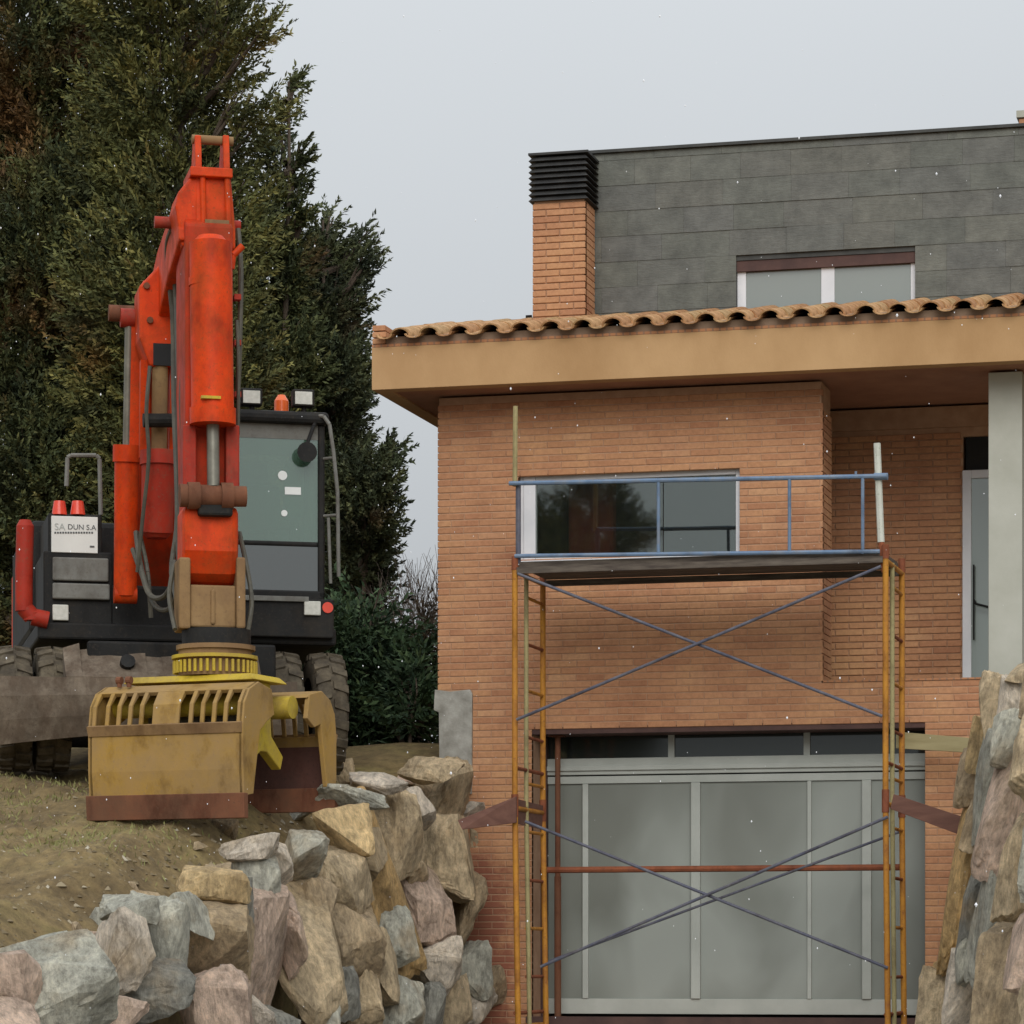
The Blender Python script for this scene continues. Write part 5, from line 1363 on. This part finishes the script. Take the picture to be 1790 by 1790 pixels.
# bare twigs standing over the shrub
b = atY(735, 1150, 4.5); tb = Vector((b.x, 4.5, zt(4.5) - .05)); tw = MB(); r3 = random.Random(5)
def grow(p, d, ln, r, k):
    q = p + d * ln; tw.tube(p, q, r, r * .7, 5, False)
    if k == 0: return
    for _ in range(3 if k > 2 else 2):
        nd = (d + Vector((r3.uniform(-.5, .5), r3.uniform(-.5, .5), r3.uniform(-.1, .45)))).normalized(); grow(q, nd, ln * r3.uniform(.68, .9), r * .68, k - 1)
for k in range(5): grow(Vector((r3.uniform(-.25, .25), r3.uniform(-.25, .25), 0)), Vector((r3.uniform(-.2, .2), r3.uniform(-.2, .2), 1)).normalized(), .62, .016, 5)
o = tw.build('bare_sapling', 'twig', None); o.location = tb; tag(o, 'leafless grey sapling with fine twigs against the sky', 'sapling')
# two more trees stand across the street; the first floor window mirrors them
for k, (x, y, rz_, lab) in enumerate(((-9.6, -36, .7, 'dark conifer standing across the street, mirrored in the first floor window'), (-7.4, -35, 2.1, 'olive green conifer across the street, nearer to the driveway mouth'))):
    src = [o for o in col.objects if o.name.startswith('conifer_tree')][k]
    c = src.copy(); col.objects.link(c); c.location = (x, y, -.9); c.rotation_euler = (0, 0, rz_); c.scale = (1.15, 1.15, 1.25); c['label'] = lab
    for ch in src.children:
        cc = ch.copy(); col.objects.link(cc); cc.parent = c

# ================================================================== GROUND COVER AND WEATHER
dg = bpy.context.evaluated_depsgraph_get(); bpy.context.view_layer.update()
yard = bpy.data.objects['yard']
def drop(x, y):
    hit, loc, n, i = yard.ray_cast(Vector((x, y, 20)), Vector((0, 0, -1)))
    return loc.z if hit else None
mb = MB(); rp = random.Random(21)
ico = [(0, 0, -1), (.9, 0, -.2), (.2, .9, -.2), (-.8, .4, -.2), (-.7, -.6, -.2), (.3, -.9, -.2), (.1, .05, .8)]
icf = [(0, 2, 1), (0, 3, 2), (0, 4, 3), (0, 5, 4), (0, 1, 5), (6, 1, 2), (6, 2, 3), (6, 3, 4), (6, 4, 5), (6, 5, 1)]
for _ in range(9000):
    x = -5.5 + 5.5 * rp.random() ** .7; y = -12.5 + 12.4 * rp.random()
    z = drop(x, y)
    if z is None: continue
    near = max(0, 1 - abs(x) / 2.2)
    r = (.009 + .022 * rp.random() ** 4) * (1 + .9 * near * rp.random())
    sx_, sy_, sz_ = r * rp.uniform(.7, 1.5), r * rp.uniform(.7, 1.5), r * rp.uniform(.5, 1.0); a = rp.uniform(0, 6.3)
    z -= sz_ * .35
    V = [(x + (p[0] * math.cos(a) - p[1] * math.sin(a)) * sx_, y + (p[0] * math.sin(a) + p[1] * math.cos(a)) * sy_, z + p[2] * sz_) for p in ico]
    mb.add(V, icf)
m_, nt_, b_ = nodes_of('rubble')
gi = nt_.nodes.new('ShaderNodeNewGeometry'); r_ = ramp(nt_, [(0, (.10, .075, .04)), (.6, (.19, .145, .08)), (.93, (.26, .21, .13)), (1, (.42, .38, .30))])
nt_.links.new(gi.outputs['Random Per Island'], r_.inputs[0]); nt_.links.new(r_.outputs[0], b_.inputs['Base Color']); b_.inputs['Roughness'].default_value = .95
rub = mb.build('rubble', 'rubble'); struct(rub, 'stuff'); rub['label'] = 'clods and small stones scattered over the yard'
n = 15000
gx, gy = -6.5 + 6.5 * rng.random(n), -13 + 11.4 * rng.random(n)
keep = np.array([noise.noise(Vector((a * .55, b_y * .55, 4))) + .25 * (-1.0 - a) > -.02 + .35 * rng.random() for a, b_y in zip(gx, gy)])
gx, gy = gx[keep], gy[keep]; zz = np.array([drop(a, c) or -5 for a, c in zip(gx, gy)])
C = np.stack([gx, gy, zz + .018], 1); k = len(C)
U = unit(np.stack([rng.normal(size=k) * .6, rng.normal(size=k) * .6, np.full(k, 1.0)], 1)) * (.028 * rng.uniform(.5, 1.4, k))[:, None]
V = unit(np.cross(U, rng.normal(size=(k, 3)))) * .006
o = link('grass', quad_mesh('grass', C, U, V, 'grass')); struct(o, 'stuff'); o['label'] = 'thin short grass on the muddy yard'
mb = MB(); rs = random.Random(3)
for _ in range(420):
    d = 5 + 20 * rs.random() ** .7; x, y = rs.uniform(-20, 1810), rs.uniform(-20, 1800)
    p = CAM + ray(x, y) * d
    r = (.0014 + .0030 * rs.random() ** 3) * (.5 + .7 * d / 20)
    mb.add([p + Vector(q) * r * (1.5 if q[2] else 1) for q in ((1, 0, 0), (-1, 0, 0), (0, 1, 0), (0, -1, 0), (0, 0, 1), (0, 0, -1))], [(0, 2, 4), (2, 1, 4), (1, 3, 4), (3, 0, 4), (2, 0, 5), (1, 2, 5), (3, 1, 5), (0, 3, 5)])
o = mb.build('snowflakes', 'snow'); struct(o, 'stuff'); o['label'] = 'fine snowflakes drifting through the air'
